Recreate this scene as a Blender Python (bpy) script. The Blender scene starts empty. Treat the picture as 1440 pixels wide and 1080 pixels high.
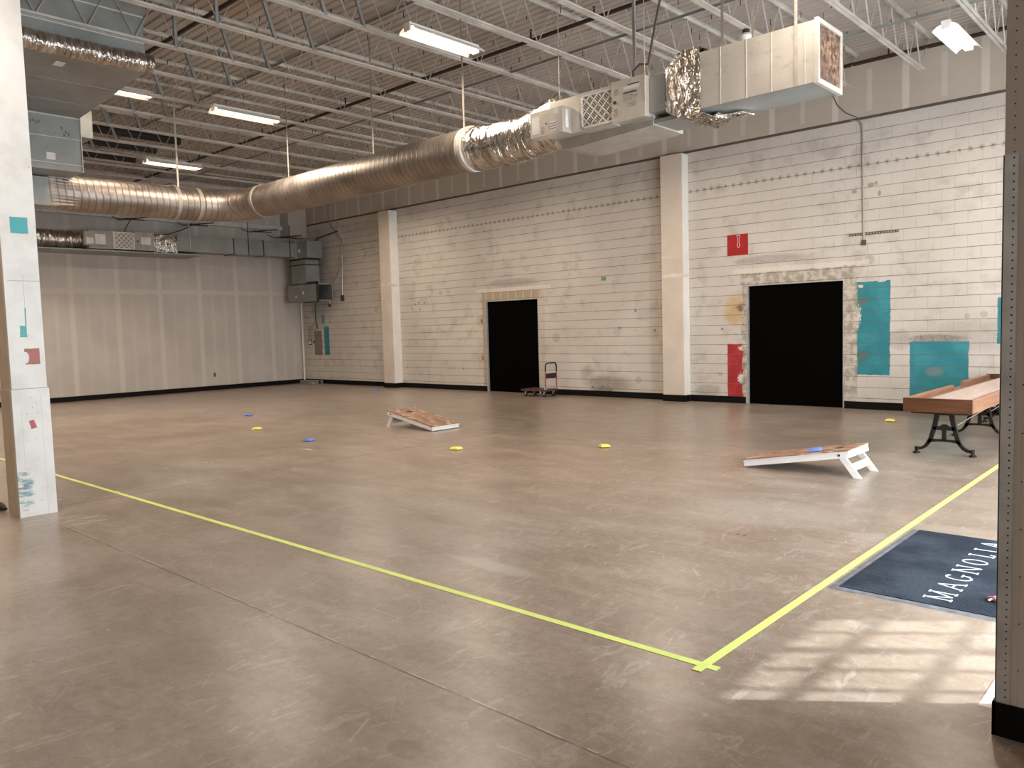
import bpy, bmesh, math, random
from mathutils import Vector, Matrix
random.seed(7)
S = bpy.context.scene
C = S.collection
PI = math.pi

# ------------------------------------------------------------------ node helpers
class V:
    """a socket (or number) with arithmetic that builds math nodes"""
    def __init__(s, nt, v): s.nt, s.v = nt, v
    def _op(s, op, *o, clamp=False):
        n = s.nt.nodes.new('ShaderNodeMath'); n.operation = op; n.use_clamp = clamp
        for i, a in enumerate((s,) + o):
            a = a.v if isinstance(a, V) else a
            if isinstance(a, (int, float)): n.inputs[i].default_value = a
            else: s.nt.links.new(a, n.inputs[i])
        return V(s.nt, n.outputs[0])
    def __add__(s, o): return s._op('ADD', o)
    def __sub__(s, o): return s._op('SUBTRACT', o)
    def __mul__(s, o): return s._op('MULTIPLY', o)
    def __truediv__(s, o): return s._op('DIVIDE', o)
    def gt(s, o): return s._op('GREATER_THAN', o)
    def lt(s, o): return s._op('LESS_THAN', o)
    def mx(s, o): return s._op('MAXIMUM', o)
    def mn(s, o): return s._op('MINIMUM', o)
    def abs(s): return s._op('ABSOLUTE')
    def fract(s): return s._op('FRACT')
    def floor(s): return s._op('FLOOR')
    def pw(s, e): return s._op('POWER', e)
    def ss(s, a, b):
        if a > b: return s.ss(b, a) * -1 + 1
        n = s.nt.nodes.new('ShaderNodeMapRange'); n.interpolation_type = 'SMOOTHSTEP'
        s.nt.links.new(s.v, n.inputs[0])
        n.inputs[1].default_value = a; n.inputs[2].default_value = b
        n.inputs[3].default_value = 0; n.inputs[4].default_value = 1
        return V(s.nt, n.outputs[0])

class Mat:
    def __init__(s, name, col=(.5, .5, .5), rough=.6, metal=0., spec=.5):
        s.m = bpy.data.materials.new(name); s.m.use_nodes = True
        s.nt = s.m.node_tree; s.b = s.nt.nodes['Principled BSDF']
        s.b.inputs['Base Color'].default_value = (*col, 1)
        s.b.inputs['Roughness'].default_value = rough
        s.b.inputs['Metallic'].default_value = metal
        s.b.inputs['Specular IOR Level'].default_value = spec
        s.col = col
        s._geo = None
    def pos(s):
        if not s._geo:
            g = s.nt.nodes.new('ShaderNodeNewGeometry')
            x = s.nt.nodes.new('ShaderNodeSeparateXYZ'); s.nt.links.new(g.outputs['Position'], x.inputs[0])
            s._geo = (g, [V(s.nt, x.outputs[i]) for i in range(3)])
        return s._geo[1]
    def vec(s, scale=(1, 1, 1), obj=False):
        mp = s.nt.nodes.new('ShaderNodeMapping'); mp.inputs['Scale'].default_value = scale
        if obj:
            t = s.nt.nodes.new('ShaderNodeTexCoord'); s.nt.links.new(t.outputs['Object'], mp.inputs[0])
        else:
            s.pos(); s.nt.links.new(s._geo[0].outputs['Position'], mp.inputs[0])
        return mp.outputs[0]
    def noise(s, scale=1., detail=4, rough=.55, stretch=(1, 1, 1), obj=False, dist=0.):
        n = s.nt.nodes.new('ShaderNodeTexNoise'); n.inputs['Scale'].default_value = scale
        n.inputs['Detail'].default_value = detail; n.inputs['Roughness'].default_value = rough
        n.inputs['Distortion'].default_value = dist
        s.nt.links.new(s.vec(stretch, obj), n.inputs['Vector'])
        return V(s.nt, n.outputs['Fac'])
    def voro(s, scale=1., stretch=(1, 1, 1), feature='DISTANCE_TO_EDGE', obj=False):
        n = s.nt.nodes.new('ShaderNodeTexVoronoi'); n.feature = feature; n.inputs['Scale'].default_value = scale
        s.nt.links.new(s.vec(stretch, obj), n.inputs['Vector'])
        return V(s.nt, n.outputs['Distance'])
    def mix(s, f, a, b, blend='MIX'):
        n = s.nt.nodes.new('ShaderNodeMix'); n.data_type = 'RGBA'; n.blend_type = blend
        for i, q in ((0, f), (6, a), (7, b)):
            if isinstance(q, V): q = q.v
            if isinstance(q, (int, float)): n.inputs[i].default_value = q
            elif isinstance(q, tuple): n.inputs[i].default_value = (*q[:3], 1)
            else: s.nt.links.new(q, n.inputs[i])
        return n.outputs[2]
    def color(s, sock): s.nt.links.new(sock, s.b.inputs['Base Color']); return s
    def rough(s, v): s.nt.links.new(v.v, s.b.inputs['Roughness']); return s
    def bump(s, h, strength=.3, dist=.01):
        n = s.nt.nodes.new('ShaderNodeBump'); n.inputs['Strength'].default_value = strength
        n.inputs['Distance'].default_value = dist
        s.nt.links.new(h.v, n.inputs['Height']); s.nt.links.new(n.outputs[0], s.b.inputs['Normal']); return s

def rect(a, b, a0, a1, b0, b1, wob=None, amp=.02):
    """1 inside the rectangle a0..a1 x b0..b1, edges moved by the wobble noise"""
    if wob is not None:
        w = (wob - .5) * amp; a = a + w; b = b + w
    ca, cb = (a0 + a1) / 2, (b0 + b1) / 2
    return ((a - ca).abs().lt((a1 - a0) / 2)) * ((b - cb).abs().lt((b1 - b0) / 2))
def blob(a, b, ca, cb, ra, rb, wob, amp=.6):
    d = ((a - ca) * (1 / ra)).pw(2) + ((b - cb) * (1 / rb)).pw(2)
    return (d + (wob - .5) * amp * 2)

def simple(name, col, rough=.6, metal=0., var=.12, scale=6, spec=.5, obj=False, bump=0):
    m = Mat(name, col, rough, metal, spec)
    n = m.noise(scale, 5, obj=obj)
    f = n.ss(.3, .75)
    m.color(m.mix(f, tuple(c * (1 - var) for c in col), tuple(min(1, c * (1 + var)) for c in col)))
    if bump: m.bump(n, bump, .01)
    return m

# ------------------------------------------------------------------ mesh helpers
class MB:
    def __init__(s): s.v, s.f = [], []
    def add(s, vs, fs):
        o = len(s.v); s.v += [Vector(v) for v in vs]; s.f += [[i + o for i in f] for f in fs]; return s
    def box(s, x0, x1, y0, y1, z0, z1):
        return s.add([(x0,y0,z0),(x1,y0,z0),(x1,y1,z0),(x0,y1,z0),(x0,y0,z1),(x1,y0,z1),(x1,y1,z1),(x0,y1,z1)],
                     [(3,2,1,0),(4,5,6,7),(0,1,5,4),(1,2,6,5),(2,3,7,6),(3,0,4,7)])
    def hexa(s, b, t):
        return s.add(list(b) + list(t), [(3,2,1,0),(4,5,6,7),(0,1,5,4),(1,2,6,5),(2,3,7,6),(3,0,4,7)])
    def bar(s, p0, p1, w, h, up=(0, 0, 1)):
        p0, p1 = Vector(p0), Vector(p1); d = (p1 - p0).normalized(); u = Vector(up)
        if abs(d.dot(u)) > .98: u = Vector((0, 1, 0))
        r = d.cross(u).normalized(); u = r.cross(d).normalized(); r *= w / 2; u *= h / 2
        q = lambda p: [p - r - u, p + r - u, p + r + u, p - r + u]
        return s.hexa(q(p0), q(p1))
    def tube(s, pts, r, n=8, cap=True):
        pts = [Vector(p) for p in pts]; rs = r if isinstance(r, (list, tuple)) else [r] * len(pts)
        o = len(s.v); ref = None
        for i, p in enumerate(pts):
            d = ((pts[min(i+1, len(pts)-1)] - p).normalized() + (p - pts[max(i-1, 0)]).normalized()).normalized()
            if ref is None:
                ref = Vector((0, 0, 1)) if abs(d.z) < .9 else Vector((1, 0, 0))
            a = (ref - d * ref.dot(d)).normalized(); b = d.cross(a); ref = a
            for k in range(n):
                t = 2 * PI * k / n; s.v.append(p + (a * math.cos(t) + b * math.sin(t)) * rs[i])
        for i in range(len(pts) - 1):
            for k in range(n):
                k2 = (k + 1) % n
                s.f.append([o + i*n + k, o + i*n + k2, o + (i+1)*n + k2, o + (i+1)*n + k])
        if cap:
            s.f.append([o + k for k in range(n)][::-1]); e = o + (len(pts)-1)*n
            s.f.append([e + k for k in range(n)])
        return s
    def prism(s, poly, fn, d0, d1):
        """extrude a 2-D polygon: fn(a, b, d) -> 3-D"""
        n = len(poly)
        vs = [fn(a, b, d0) for a, b in poly] + [fn(a, b, d1) for a, b in poly]
        fs = [list(range(n))[::-1], [n + i for i in range(n)]]
        fs += [[i, (i+1) % n, n + (i+1) % n, n + i] for i in range(n)]
        return s.add(vs, fs)
    def build(s, name, mat, parent=None, label=None, smooth=False, bevel=0, origin=None):
        me = bpy.data.meshes.new(name)
        if parent is not None:
            p = parent; o = Vector((0, 0, 0))
            while p is not None: o = o + Vector(p.location); p = p.parent
        elif origin is not None: o = Vector(origin)
        else:
            lo = [min(v[i] for v in s.v) for i in range(3)]; hi = [max(v[i] for v in s.v) for i in range(3)]
            o = Vector(((lo[0]+hi[0])/2, (lo[1]+hi[1])/2, lo[2]))
        me.from_pydata([v - o for v in s.v], [], s.f)
        bm = bmesh.new(); bm.from_mesh(me); bmesh.ops.recalc_face_normals(bm, faces=bm.faces)
        bm.to_mesh(me); bm.free()
        ob = bpy.data.objects.new(name, me); C.objects.link(ob)
        me.materials.append(mat.m if isinstance(mat, Mat) else mat)
        if smooth:
            for pl in me.polygons: pl.use_smooth = True
            try: me.set_sharp_from_angle(angle=math.radians(40))
            except Exception: pass
        if bevel:
            b = ob.modifiers.new('bevel', 'BEVEL'); b.width = bevel; b.segments = 2; b.limit_method = 'ANGLE'
        if parent is not None: ob.parent = parent
        else: ob.location = o
        if label: ob['label'] = label
        return ob

def thing(name, label, cat, loc, group=None):
    o = bpy.data.objects.new(name, None); C.objects.link(o); o.location = loc
    o.empty_display_size = .1
    o['label'] = label; o['category'] = cat
    if group: o['group'] = group
    return o
def tag(o, label, cat, group=None, kind=None):
    o['label'] = label; o['category'] = cat
    if group: o['group'] = group
    if kind: o['kind'] = kind
    return o
def struct(o): o['kind'] = 'structure'; return o
def copy_tree(o, parent=None):
    c = o.copy(); C.objects.link(c); c.parent = parent
    for ch in [x for x in bpy.data.objects if x.parent == o]: copy_tree(ch, c)
    return c
ORD = ['first','second','third','fourth','fifth','sixth','seventh','eighth','ninth','tenth','eleventh','twelfth',
       'thirteenth','fourteenth','fifteenth','sixteenth','seventeenth','eighteenth','nineteenth','twentieth']

# ------------------------------------------------------------------ constants
XL, XR, YB, YF = -23.67, 0.90, 15.14, -7.0     # left wall, window wall, back wall, wall behind the camera
XE = 5.0                                        # side wall right of the camera
LEDGE, DECK = 5.283, 6.434
CO = .2032

# ------------------------------------------------------------------ materials
def mat_block():
    m = Mat('painted_block', rough=.55)
    x, y, z = m.pos()
    wob = m.noise(9, 4); big = m.noise(.7, 4); fine = m.noise(30, 3); mid = m.noise(3.2, 5)
    base = m.mix(big.ss(.3, .7), (.52, .475, .425), (.60, .555, .505))
    base = m.mix(mid.ss(.50, .72) * .5, base, (.37, .33, .285)); base = m.mix(m.noise(1.7, 6, .7, stretch=(.5, 1, 2)).ss(.55, .75) * .35, base, (.40, .36, .31)); base = m.mix(fine.ss(.6, .8) * .3, base, (.38, .34, .29))
    # mortar
    rz = z / CO
    hz = (rz + .5).fract() - .5
    hline = hz.abs().lt(.026)
    row = rz.floor(); odd = (row * .5).fract().gt(.25)
    px = (x + 5.2345 + 40.64) / .4064 + (odd * -.5) + .5
    vline = ((px + .5).fract() - .5).abs().lt(.011)
    lowr = z.lt(5.2)
    joint = (hline * .95).mx((vline * (x.ss(-10, -5) * .24 + .05))) * (mid * 1.0 + .35)
    joint = joint * lowr
    # stains, with one painted shadow stripe
    d1 = blob(x, z, -5.30, 1.9, .45, .55, mid).lt(.8)
    soot_shade = (blob(x, z, -3.0, 1.35, 1.5, .3, big).ss(1.2, .2)) * .25
    soot_shade = soot_shade.mx(blob(x, z, -10.85, .3, .75, .28, mid, .9).ss(1.1, .1) * .6)
    soot_shade = soot_shade.mx(blob(x, z, -13.9, 2.86, 1.0, .13, mid, .6).ss(1.2, .2) * .40)
    soot_shade = soot_shade.mx(blob(x, z, -6.9, 2.92, .8, .10, mid, .6).ss(1.2, .2) * .40)
    soot_shade = soot_shade.mx(blob(x, z, -11.5, .55, .25, .25, mid, .9).ss(1.0, .3) * .3)
    soot_shade = soot_shade.mx(blob(x, z, -8.3, .25, .35, .15, mid, .9).ss(1.0, .3) * .35)
    soot_shade = soot_shade.mx(blob(x, z, -9.6, 1.5, .13, 3.0, big, .5).ss(1.2, .3) * .14)  # tall stripe is the pilaster's shadow painted on the block
    soot_shade = soot_shade.mx(blob(x, z, -3.85, 1.30, .62, .09, mid, .5).ss(1.2, .2) * .75).mx(blob(x, z, -4.45, 1.3, .25, .2, mid, .8).ss(1.2, .2) * .35).mx(blob(x, z, -11.0, .17, .5, .12, mid, .9).ss(1.1, .1) * .8).mx(blob(x, z, -5.33, 1.5, .05, 1.1, mid, .6).ss(1.2, .2) * .4)
    soot_shade = soot_shade * (fine * 1.6 + .2)
    base = m.mix(soot_shade, base, (.16, .135, .115))
    orange = blob(x, z, -7.60, 1.92, .34, .34, mid, 1.2).ss(1.3, .0) * .8
    for cz in (1.9, .9): orange = orange.mx(blob(x, z, -15.06, cz, .2, .17, mid, 1.4).ss(1.2, .1) * .6)
    base = m.mix(orange * (fine * 1.2 + .3), base, (.50, .30, .10))
    core = blob(x, z, -7.50, 1.97, .14, .09, fine, 1.6).ss(1.2, .3).mx(blob(x, z, -7.47, 1.5, .06, .2, fine, 1.4).ss(1.2, .3) * .6).mx(blob(x, z, -15.0, 1.9, .08, .08, fine, 1.4).ss(1.2, .3)).mx(blob(x, z, -15.0, .9, .08, .08, fine, 1.4).ss(1.2, .3))
    base = m.mix(core * .8, base, (.09, .06, .04))
    # small round filled spots
    for (sx, sz, r) in ((-5.0, 2.75, .10), (-12.45, 1.42, .13), (-16.64, 2.73, .07), (-11.4, 3.4, 0), (-10.05, .42, .09), (-19.6, 2.35, .1), (-8.0, .6, .06), (-2.95-.45, 1.68, .05), (-3.15, 1.7, .06)):
        if r: base = m.mix(blob(x, z, sx, sz, r, r, mid, .5).lt(.8) * .55, base, (.36, .31, .25))
    for (sx, sz) in ((-18.5, 2.42), (-17.75, 2.46), (-17.55, 2.3), (-17.6, 2.5), (-17.35, 2.48), (-17.9, 2.33), (-10.1, 2.0), (-10.55, 1.62), (-9.6, 1.55), (-15.8, .6), (-18.2, .6), (-7.95, 1.55), (-11.35, .22)):
        base = m.mix(blob(x, z, sx, sz, .035, .035, fine, 1.0).lt(.8) * .7, base, (.12, .09, .07))
    # anchor-hole row at course 22
    cell = (x / .165); cx = (cell.fract() - .5) * .165; cn = m.noise(2.9, 2)
    dz = (z - 4.475) + (wob - .5) * .03
    dots = (cx.pw(2) + dz.pw(2)).lt(.00052) * cn.gt(.30)
    base = m.mix(dots * .8, base, (.16, .12, .085))
    halo = (cx.pw(2) + (dz * .9).pw(2)).lt(.0024) * cn.gt(.42)
    base = m.mix(halo * .35, base, (.30, .25, .20))
    dots2 = blob(x, z, -4.98, 4.1, .06, .045, mid, .5).lt(.8).mx(blob(x, z, -5.27, 4.02, .05, .04, mid, .5).lt(.8)).mx(blob(x, z, -4.83, 3.93, .03, .05, mid, .5).lt(.8)).mx(blob(x, z, -4.89, 4.12, .03, .04, mid, .5).lt(.8))
    base = m.mix(dots2 * .7, base, (.25, .2, .15))
    # teal and red paint left where shelving stood
    teal = rect(x, z, -5.23, -4.635, .64, 2.36, wob, .05)
    teal = teal.mx(rect(x, z, -4.30, -3.365, .12, 1.25, wob, .05))
    teal = teal.mx(rect(x, z, -2.95, -2.0, 1.2, 1.97, wob, .03))
    teal = teal.mx(rect(x, z, -22.46, -22.17, .96, 1.91, wob, .03)).mx(rect(x, z, -22.56, -22.42, 2.02, 2.3, wob, .03))
    chip = blob(x, z, -5.23, 1.72, .1, .25, fine, 1.6).lt(.7).mx(blob(x, z, -4.78, 2.37, .09, .035, fine, 1.3).lt(.9)).mx(blob(x, z, -5.15, 2.28, .05, .03, fine, 1.3).lt(.9))
    teal = teal * (chip * -1 + 1)
    tcol = m.mix(mid.ss(.35, .7), (.018, .185, .225), (.035, .25, .285))
    tcol = m.mix(blob(x, z, -5.2, 2.0, .22, .1, mid, .8).ss(1.2, .2).mx(blob(x, z, -5.2, 1.0, .2, .1, mid, .8).ss(1.2, .2)) * .7, tcol, (.12, .12, .09))
    tcol = m.mix(blob(x, z, -3.9, .72, .16, .09, mid, .8).ss(1.2, .2) * .4, tcol, (.3, .2, .15))
    base = m.mix(teal, base, tcol)
    red = rect(x, z, -7.835, -7.44, .1, 1.23, wob, .03)
    rchip = blob(x, z, -7.50, 1.14, .09, .05, fine, 1.6).lt(.9).mx(blob(x, z, -7.53, .52, .09, .11, fine, 1.6).lt(.8))
    red = red * (rchip * -1 + 1)
    base = m.mix(red, base, m.mix(mid.ss(.4, .6), (.33, .018, .022), (.42, .03, .03)))
    base = m.mix(rchip * .7, base, (.65, .6, .57))
    # bare block around the door openings
    jam = rect(x, z, -5.47, -5.21, 0, 2.68, wob, .06).mx(rect(x, z, -7.53, -5.2, 2.42, 2.66, wob, .05)).mx(rect(x, z, -7.50, -7.40, 0, 2.5, wob, .12))
    jcol = m.mix(m.noise(7, 5).ss(.4, .62), (.30, .26, .20), (.56, .51, .45))
    base = m.mix(jam * .85, base, jcol)
    jam1 = rect(x, z, -15.0, -12.92, 2.43, 2.64, wob, .04).mx(rect(x, z, -15.0, -14.88, 0, 2.5, wob, .08))
    base = m.mix(jam1, base, m.mix(((x / .27).fract() - .5).abs().lt(.44) * .8, (.55, .48, .40), (.36, .28, .19)))
    jam1b = rect(x, z, -13.03, -12.80, 0, 2.5, wob, .12)
    base = m.mix(jam1b * .35, base, (.42, .36, .30))
    base = m.mix(rect(x, z, -15.2, -12.6, 2.64, 2.74, wob, .1).mx(rect(x, z, -7.7, -5.0, 2.67, 2.76, wob, .1)) * .5, base, (.74, .68, .6))
    # far-left service corner: bare and greyed paint
    base = m.mix(rect(x, z, -23.05, -22.6, .96, 1.78, wob, .02), base, (.20, .165, .135))
    base = m.mix(rect(x, z, -23.42, -23.12, 1.42, 1.96, wob, .02), base, (.36, .35, .30))
    base = m.mix(rect(x, z, -23.1, -22.3, 1.8, 3.0, mid, .4) * .35, base, (.22, .32, .33))
    base = m.mix(joint, base, (.13, .105, .085))
    base = m.mix(z.lt(.012), base, (.1, .09, .08))
    m.color(base); m.rough(mid * .3 + .4)
    m.bump((joint * -1) + fine * .12 + wob * .1, .5, .008)
    return m
def mat_drywall_left():
    m = Mat('taped_drywall', rough=.8)
    x, y, z = m.pos(); w = m.noise(5, 4, stretch=(1, 1, .35)); w2 = m.noise(1.1, 3); lng = m.noise(1.3, 3, stretch=(1, 1, .5))
    base = m.mix(w2.ss(.3, .7), (.47, .43, .395), (.53, .485, .445))
    yy = (y - 7.84) / 1.22
    major = ((yy + .5).fract() - .5).abs() * 1.22 + (w - .5) * .05
    minor = (((yy * 3) + .5).fract() - .5).abs() * .4067 + (w - .5) * .06
    hor = (z - 3.05).abs() + (w - .5) * .05
    a = major.ss(.10, .035) * .85
    b = minor.ss(.085, .02) * lng.ss(.42, .58) * z.lt(2.9) * .45
    c = hor.ss(.09, .05) * .7
    b2 = minor.ss(.085, .02) * .22
    f = a.mx(b).mx(c).mx(b2)
    base = m.mix(f, base, (.60, .55, .49))
    m.color(base); m.bump(w + f * .5, .15, .004)
    return m
def mat_drywall_band():
    m = Mat('band_drywall', rough=.8)
    x, y, z = m.pos(); w = m.noise(5, 4, stretch=(1, 1, .35)); w2 = m.noise(.9, 3)
    base = m.mix(w2.ss(.3, .7), (.44, .385, .32), (.49, .43, .36))
    xx = (x + 5.61) / 1.22
    major = ((xx + .5).fract() - .5).abs() * 1.22 + (w - .5) * .04
    minor = ((xx).fract() - .5).abs() * 1.22 + (w - .5) * .04
    a = major.ss(.075, .04) * .75
    b = minor.ss(.06, .03) * z.gt(5.42) * z.lt(6.15) * .45
    base = m.mix(a.mx(b), base, (.64, .60, .53))
    m.color(base); return m
def mat_floor():
    m = Mat('polished_concrete', rough=.3, spec=.5)
    x, y, z = m.pos()
    big = m.noise(.28, 5, .6, dist=.6); mid = m.noise(1.3, 6, .62, stretch=(1, 2.2, 1)); fine = m.noise(14, 5, .65); med = m.noise(3.4, 5, .6, stretch=(.5, 1.6, 1))
    base = m.mix(big.ss(.35, .65), (.225, .158, .115), (.285, .218, .168))
    base = m.mix(m.noise(.17, 3).ss(.42, .62) * .5, base, (.30, .265, .23))
    base = m.mix(mid.ss(.48, .72) * .3, base, (.42, .375, .33))
    base = m.mix(mid.ss(.56, .36) * .38, base, (.16, .115, .085))
    base = m.mix(med.ss(.52, .66) * .22, base, (.42, .385, .34))
    base = m.mix(fine.ss(.42, .66) * .28, base, (.38, .33, .285))
    base = m.mix(fine.ss(.48, .3) * .25, base, (.15, .115, .085))
    gr = m.noise(42, 4, .7); st = m.noise(9, 5, .7, stretch=(1, .35, 1), dist=1.0)
    base = m.mix(gr.ss(.52, .7) * .30, base, (.50, .45, .40)); base = m.mix(st.ss(.57, .64) * st.ss(.72, .64) * .35, base, (.50, .45, .41)); base = m.mix(m.noise(.8, 5, .65, dist=.8).ss(.45, .7) * .35, base, (.20, .155, .12))
    # dark patches of the near floor
    base = m.mix(blob(x, y, -2.3, 1.55, .35, .16, mid, .7).ss(1.2, .5).mx(blob(x, y, -2.45, 1.95, .09, .06, mid, .2).ss(1.2, .9)) * .35, base, (.16, .10, .065))
    # lighter scuffed patch by the entry
    base = m.mix(blob(x, y, -3.9, 3.95, .45, .1, mid, .7).ss(1.2, .4) * .4, base, (.45, .43, .41))
    base = m.mix(blob(x, y, -3.0, 6.6, .7, .5, mid, .9).ss(1.3, .4) * .25, base, (.45, .43, .40))
    base = m.mix(blob(x, y, -8.1, 2.6, .45, .25, m.noise(3, 5), 1.2).ss(1.2, .2) * st.ss(.45, .6) * .6, base, (.5, .46, .43))
    # hairline scratches
    sc = m.voro(2.1, (1, .35, 1)).lt(.0022) * m.noise(2.3, 3).gt(.58)
    sc2 = m.voro(4.3, (.6, 1.4, 1)).lt(.0045) * m.noise(3.1, 3).gt(.56)
    base = m.mix(sc.mx(sc2) * .3, base, (.55, .5, .45))
    # paint flecks
    fl = m.voro(5.5, (1, 1, 1), 'F1').lt(.05) * m.noise(1.1, 2).gt(.55)
    row = ((x + 9.35).abs().lt(.9)) * ((y - 3.9).abs().lt(1.7)).mx(((x + 10.2).abs().lt(.5)) * ((y - 5.9).abs().lt(.9)))
    fl2 = m.noise(7, 2, stretch=(.55, 1, 1)).gt(.69) * row
    base = m.mix(fl.mx(fl2) * .8, base, (.62, .58, .53))
    # control joints
    jw = (m.noise(6, 3) - .5) * .012
    j = ((y - 2.415) + jw).abs().lt(.006).mx(((x + 8.85) + jw).abs().lt(.013)).mx(((y - 8.75) + jw).abs().lt(.005) * .6).mx(((x + .79)).abs().lt(.006) * y.gt(3.85))
    jl = ((y - 2.425) + jw).abs().lt(.006).mx(((x + 8.84) + jw).abs().lt(.008)) * m.noise(4, 2).gt(.5)
    base = m.mix(jl * .6, base, (.5, .46, .4))
    base = m.mix(j * m.noise(3, 3).ss(.3, .55) * .85, base, (.07, .05, .04))
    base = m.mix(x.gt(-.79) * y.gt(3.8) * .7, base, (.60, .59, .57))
    m.color(base)
    m.rough(big * .10 + mid * .05 + fine * .05 + .20)
    m.bump(fine * .3 + mid * .3 - (j * 1.0), .06, .005)
    return m
def mat_column():
    m = Mat('chipped_white_paint', rough=.45)
    x, y, z = m.pos(); w = m.noise(14, 4); mid = m.noise(4, 5)
    base = m.mix(mid.ss(.35, .7), (.74, .74, .73), (.64, .63, .61))
    side = x.lt(-8.605)
    front = side * -1 + 1
    teal = rect(y, z, 2.355, 2.505, 2.73, 2.885, w, .012).mx(rect(y, z, 2.375, 2.435, 1.74, 1.85, w, .015)).mx(rect(y, z, 2.425, 2.437, 1.85, 2.02, w, .01))
    base = m.mix(teal * front, base, (.06, .36, .40))
    line = ((y - 2.432).abs().lt(.0015)) * z.gt(1.85) * z.lt(2.34)
    line = line.mx((z - 2.28).abs().lt(.0025) * y.gt(2.3)).mx((z - 1.243).abs().lt(.004)).mx(((y - 2.335).abs().lt(.002)).mx((y - 2.51).abs().lt(.002)) * z.lt(1.2) * .35)
    base = m.mix(line * front * .6, base, (.12, .12, .12))
    red = rect(y, z, 2.40, 2.53, 1.475, 1.63, w, .012).mx(rect(y, z, 2.365, 2.53, 1.60, 1.632, w, .02) * mid.gt(.5))
    red = red * (blob(y, z, 2.405, 1.545, .032, .055, w, .5).gt(1.0))
    base = m.mix(red * front, base, m.mix(w.ss(.45, .6), (.40, .08, .07), (.26, .10, .05)))
    scuff = blob(y, z, 2.31, .27, .11, .22, m.noise(9, 4, stretch=(1, 1, 3)), 1.0).ss(1.0, .2)
    stripes = m.noise(12, 4, stretch=(1, .8, 2.6), dist=.6).ss(.38, .6) * .8
    base = m.mix(scuff * stripes * front, base, m.mix(w.ss(.4, .6), (.10, .14, .17), (.06, .30, .38)))
    speck = m.voro(16, (1, 1, 1), 'F1').lt(.10) * m.noise(2.7, 2).gt(.60)
    base = m.mix(speck * .7, base, (.22, .17, .13))
    # bare board on the narrow side
    base = m.mix(side, base, m.mix(mid.ss(.3, .7), (.50, .40, .31), (.58, .475, .38)))
    bead = rect(x, z, -8.66, -8.5, 0, 7)
    base = m.mix(bead * side * .6, base, (.68, .62, .55))
    m.color(base); m.bump(mid + w * .3, .25, .004)
    return m
def mat_spiral():
    m = Mat('spiral_galvanised_duct', (.62, .60, .56), .34, .9)
    x, y, z = m.pos(); n = m.noise(2.2, 5); n2 = m.noise(9, 4)
    base = m.mix(n.ss(.3, .7), (.25, .21, .18), (.40, .35, .31))
    base = m.mix(n2.ss(.5, .75) * .3, base, (.35, .30, .25))
    # helical seams: along x on the long run, along y on the short run
    long = x.gt(-14.35)
    t = (x * long) + (y * (long * -1 + 1)) + (z * .10)
    s = ((t / .115).fract() - .5).abs()
    ridge = s.ss(.15, .03)
    base = m.mix(ridge * .5, base, (.14, .115, .10))
    m.color(base); m.rough(n * .25 + .32); m.bump(ridge + n2 * .1, .3, .010)
    return m
def mat_foil(nm, st):
    m = Mat(nm, (.82, .80, .78), .22, 1.)
    w2 = m.noise(17, 3, .6, stretch=st, dist=.8)
    n = m.noise(9, 3, .5, stretch=(1.4, 1.4, .6), dist=1.2); n2 = m.voro(7, (1.5, 1.2, .6))
    m.bump(n * .7 + n2 * .4 + w2 * 1.3, .85, .035)
    m.color(m.mix(w2.ss(.3, .7), (.36, .32, .28), (.76, .73, .70)))
    return m
def mat_sheet(name, c0, c1, rough=.42, metal=.55):
    m = Mat(name, c0, rough, metal); n = m.noise(1.6, 5); n2 = m.noise(7, 4, stretch=(1, 1, 2))
    b = m.mix(n.ss(.35, .65), c0, c1); b = m.mix(n2.ss(.58, .75) * .3, b, tuple(c * .55 for c in c0)); m.color(b)
    m.rough(n * .2 + rough - .1); return m
def mat_deck():
    m = Mat('painted_roof_deck', rough=.6)
    x, y, z = m.pos(); n = m.noise(.8, 4); n2 = m.noise(4, 5, stretch=(.4, 1.5, 1))
    b = m.mix(n.ss(.3, .7), (.36, .325, .29), (.45, .41, .37))
    b = m.mix(n2.ss(.55, .75) * .35, b, (.28, .215, .16))
    b = m.mix(blob(x, y, -10.2, 5.9, 1.6, .5, n2, .7).ss(1.1, .3) * .4, b, (.32, .18, .07))
    m.color(b); return m
def mat_board_top():
    m = Mat('worn_plywood', rough=.5)
    n = m.noise(6, 5, .6, stretch=(1, 2.5, 1), obj=True); n2 = m.noise(3, 4, obj=True)
    b = m.mix(n2.ss(.35, .65), (.20, .095, .05), (.30, .165, .095)); b = m.mix(n.ss(.50, .66) * .8, b, (.62, .46, .38))
    m.color(b); return m
def mat_wood(name, c0, c1, sc=3, st=(8, .6, 8), rough=.4):
    m = Mat(name, rough=rough); n = m.noise(sc, 5, .6, stretch=st, dist=.5)
    m.color(m.mix(n.ss(.35, .65), c0, c1)); return m
def mat_mat():
    m = Mat('carpet_mat', rough=.95, spec=.1)
    n = m.noise(2.5, 4); g = m.voro(95, (1, 1, 1), 'F1'); f = m.noise(40, 2)
    b = m.mix(n.ss(.35, .65), (.020, .027, .040), (.042, .054, .072)); b = m.mix(g.lt(.35) * .4, b, (.010, .013, .02))
    b = m.mix(f.gt(.78) * .4, b, (.3, .32, .36))
    m.color(b); m.bump(g, .6, .004); return m
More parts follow.
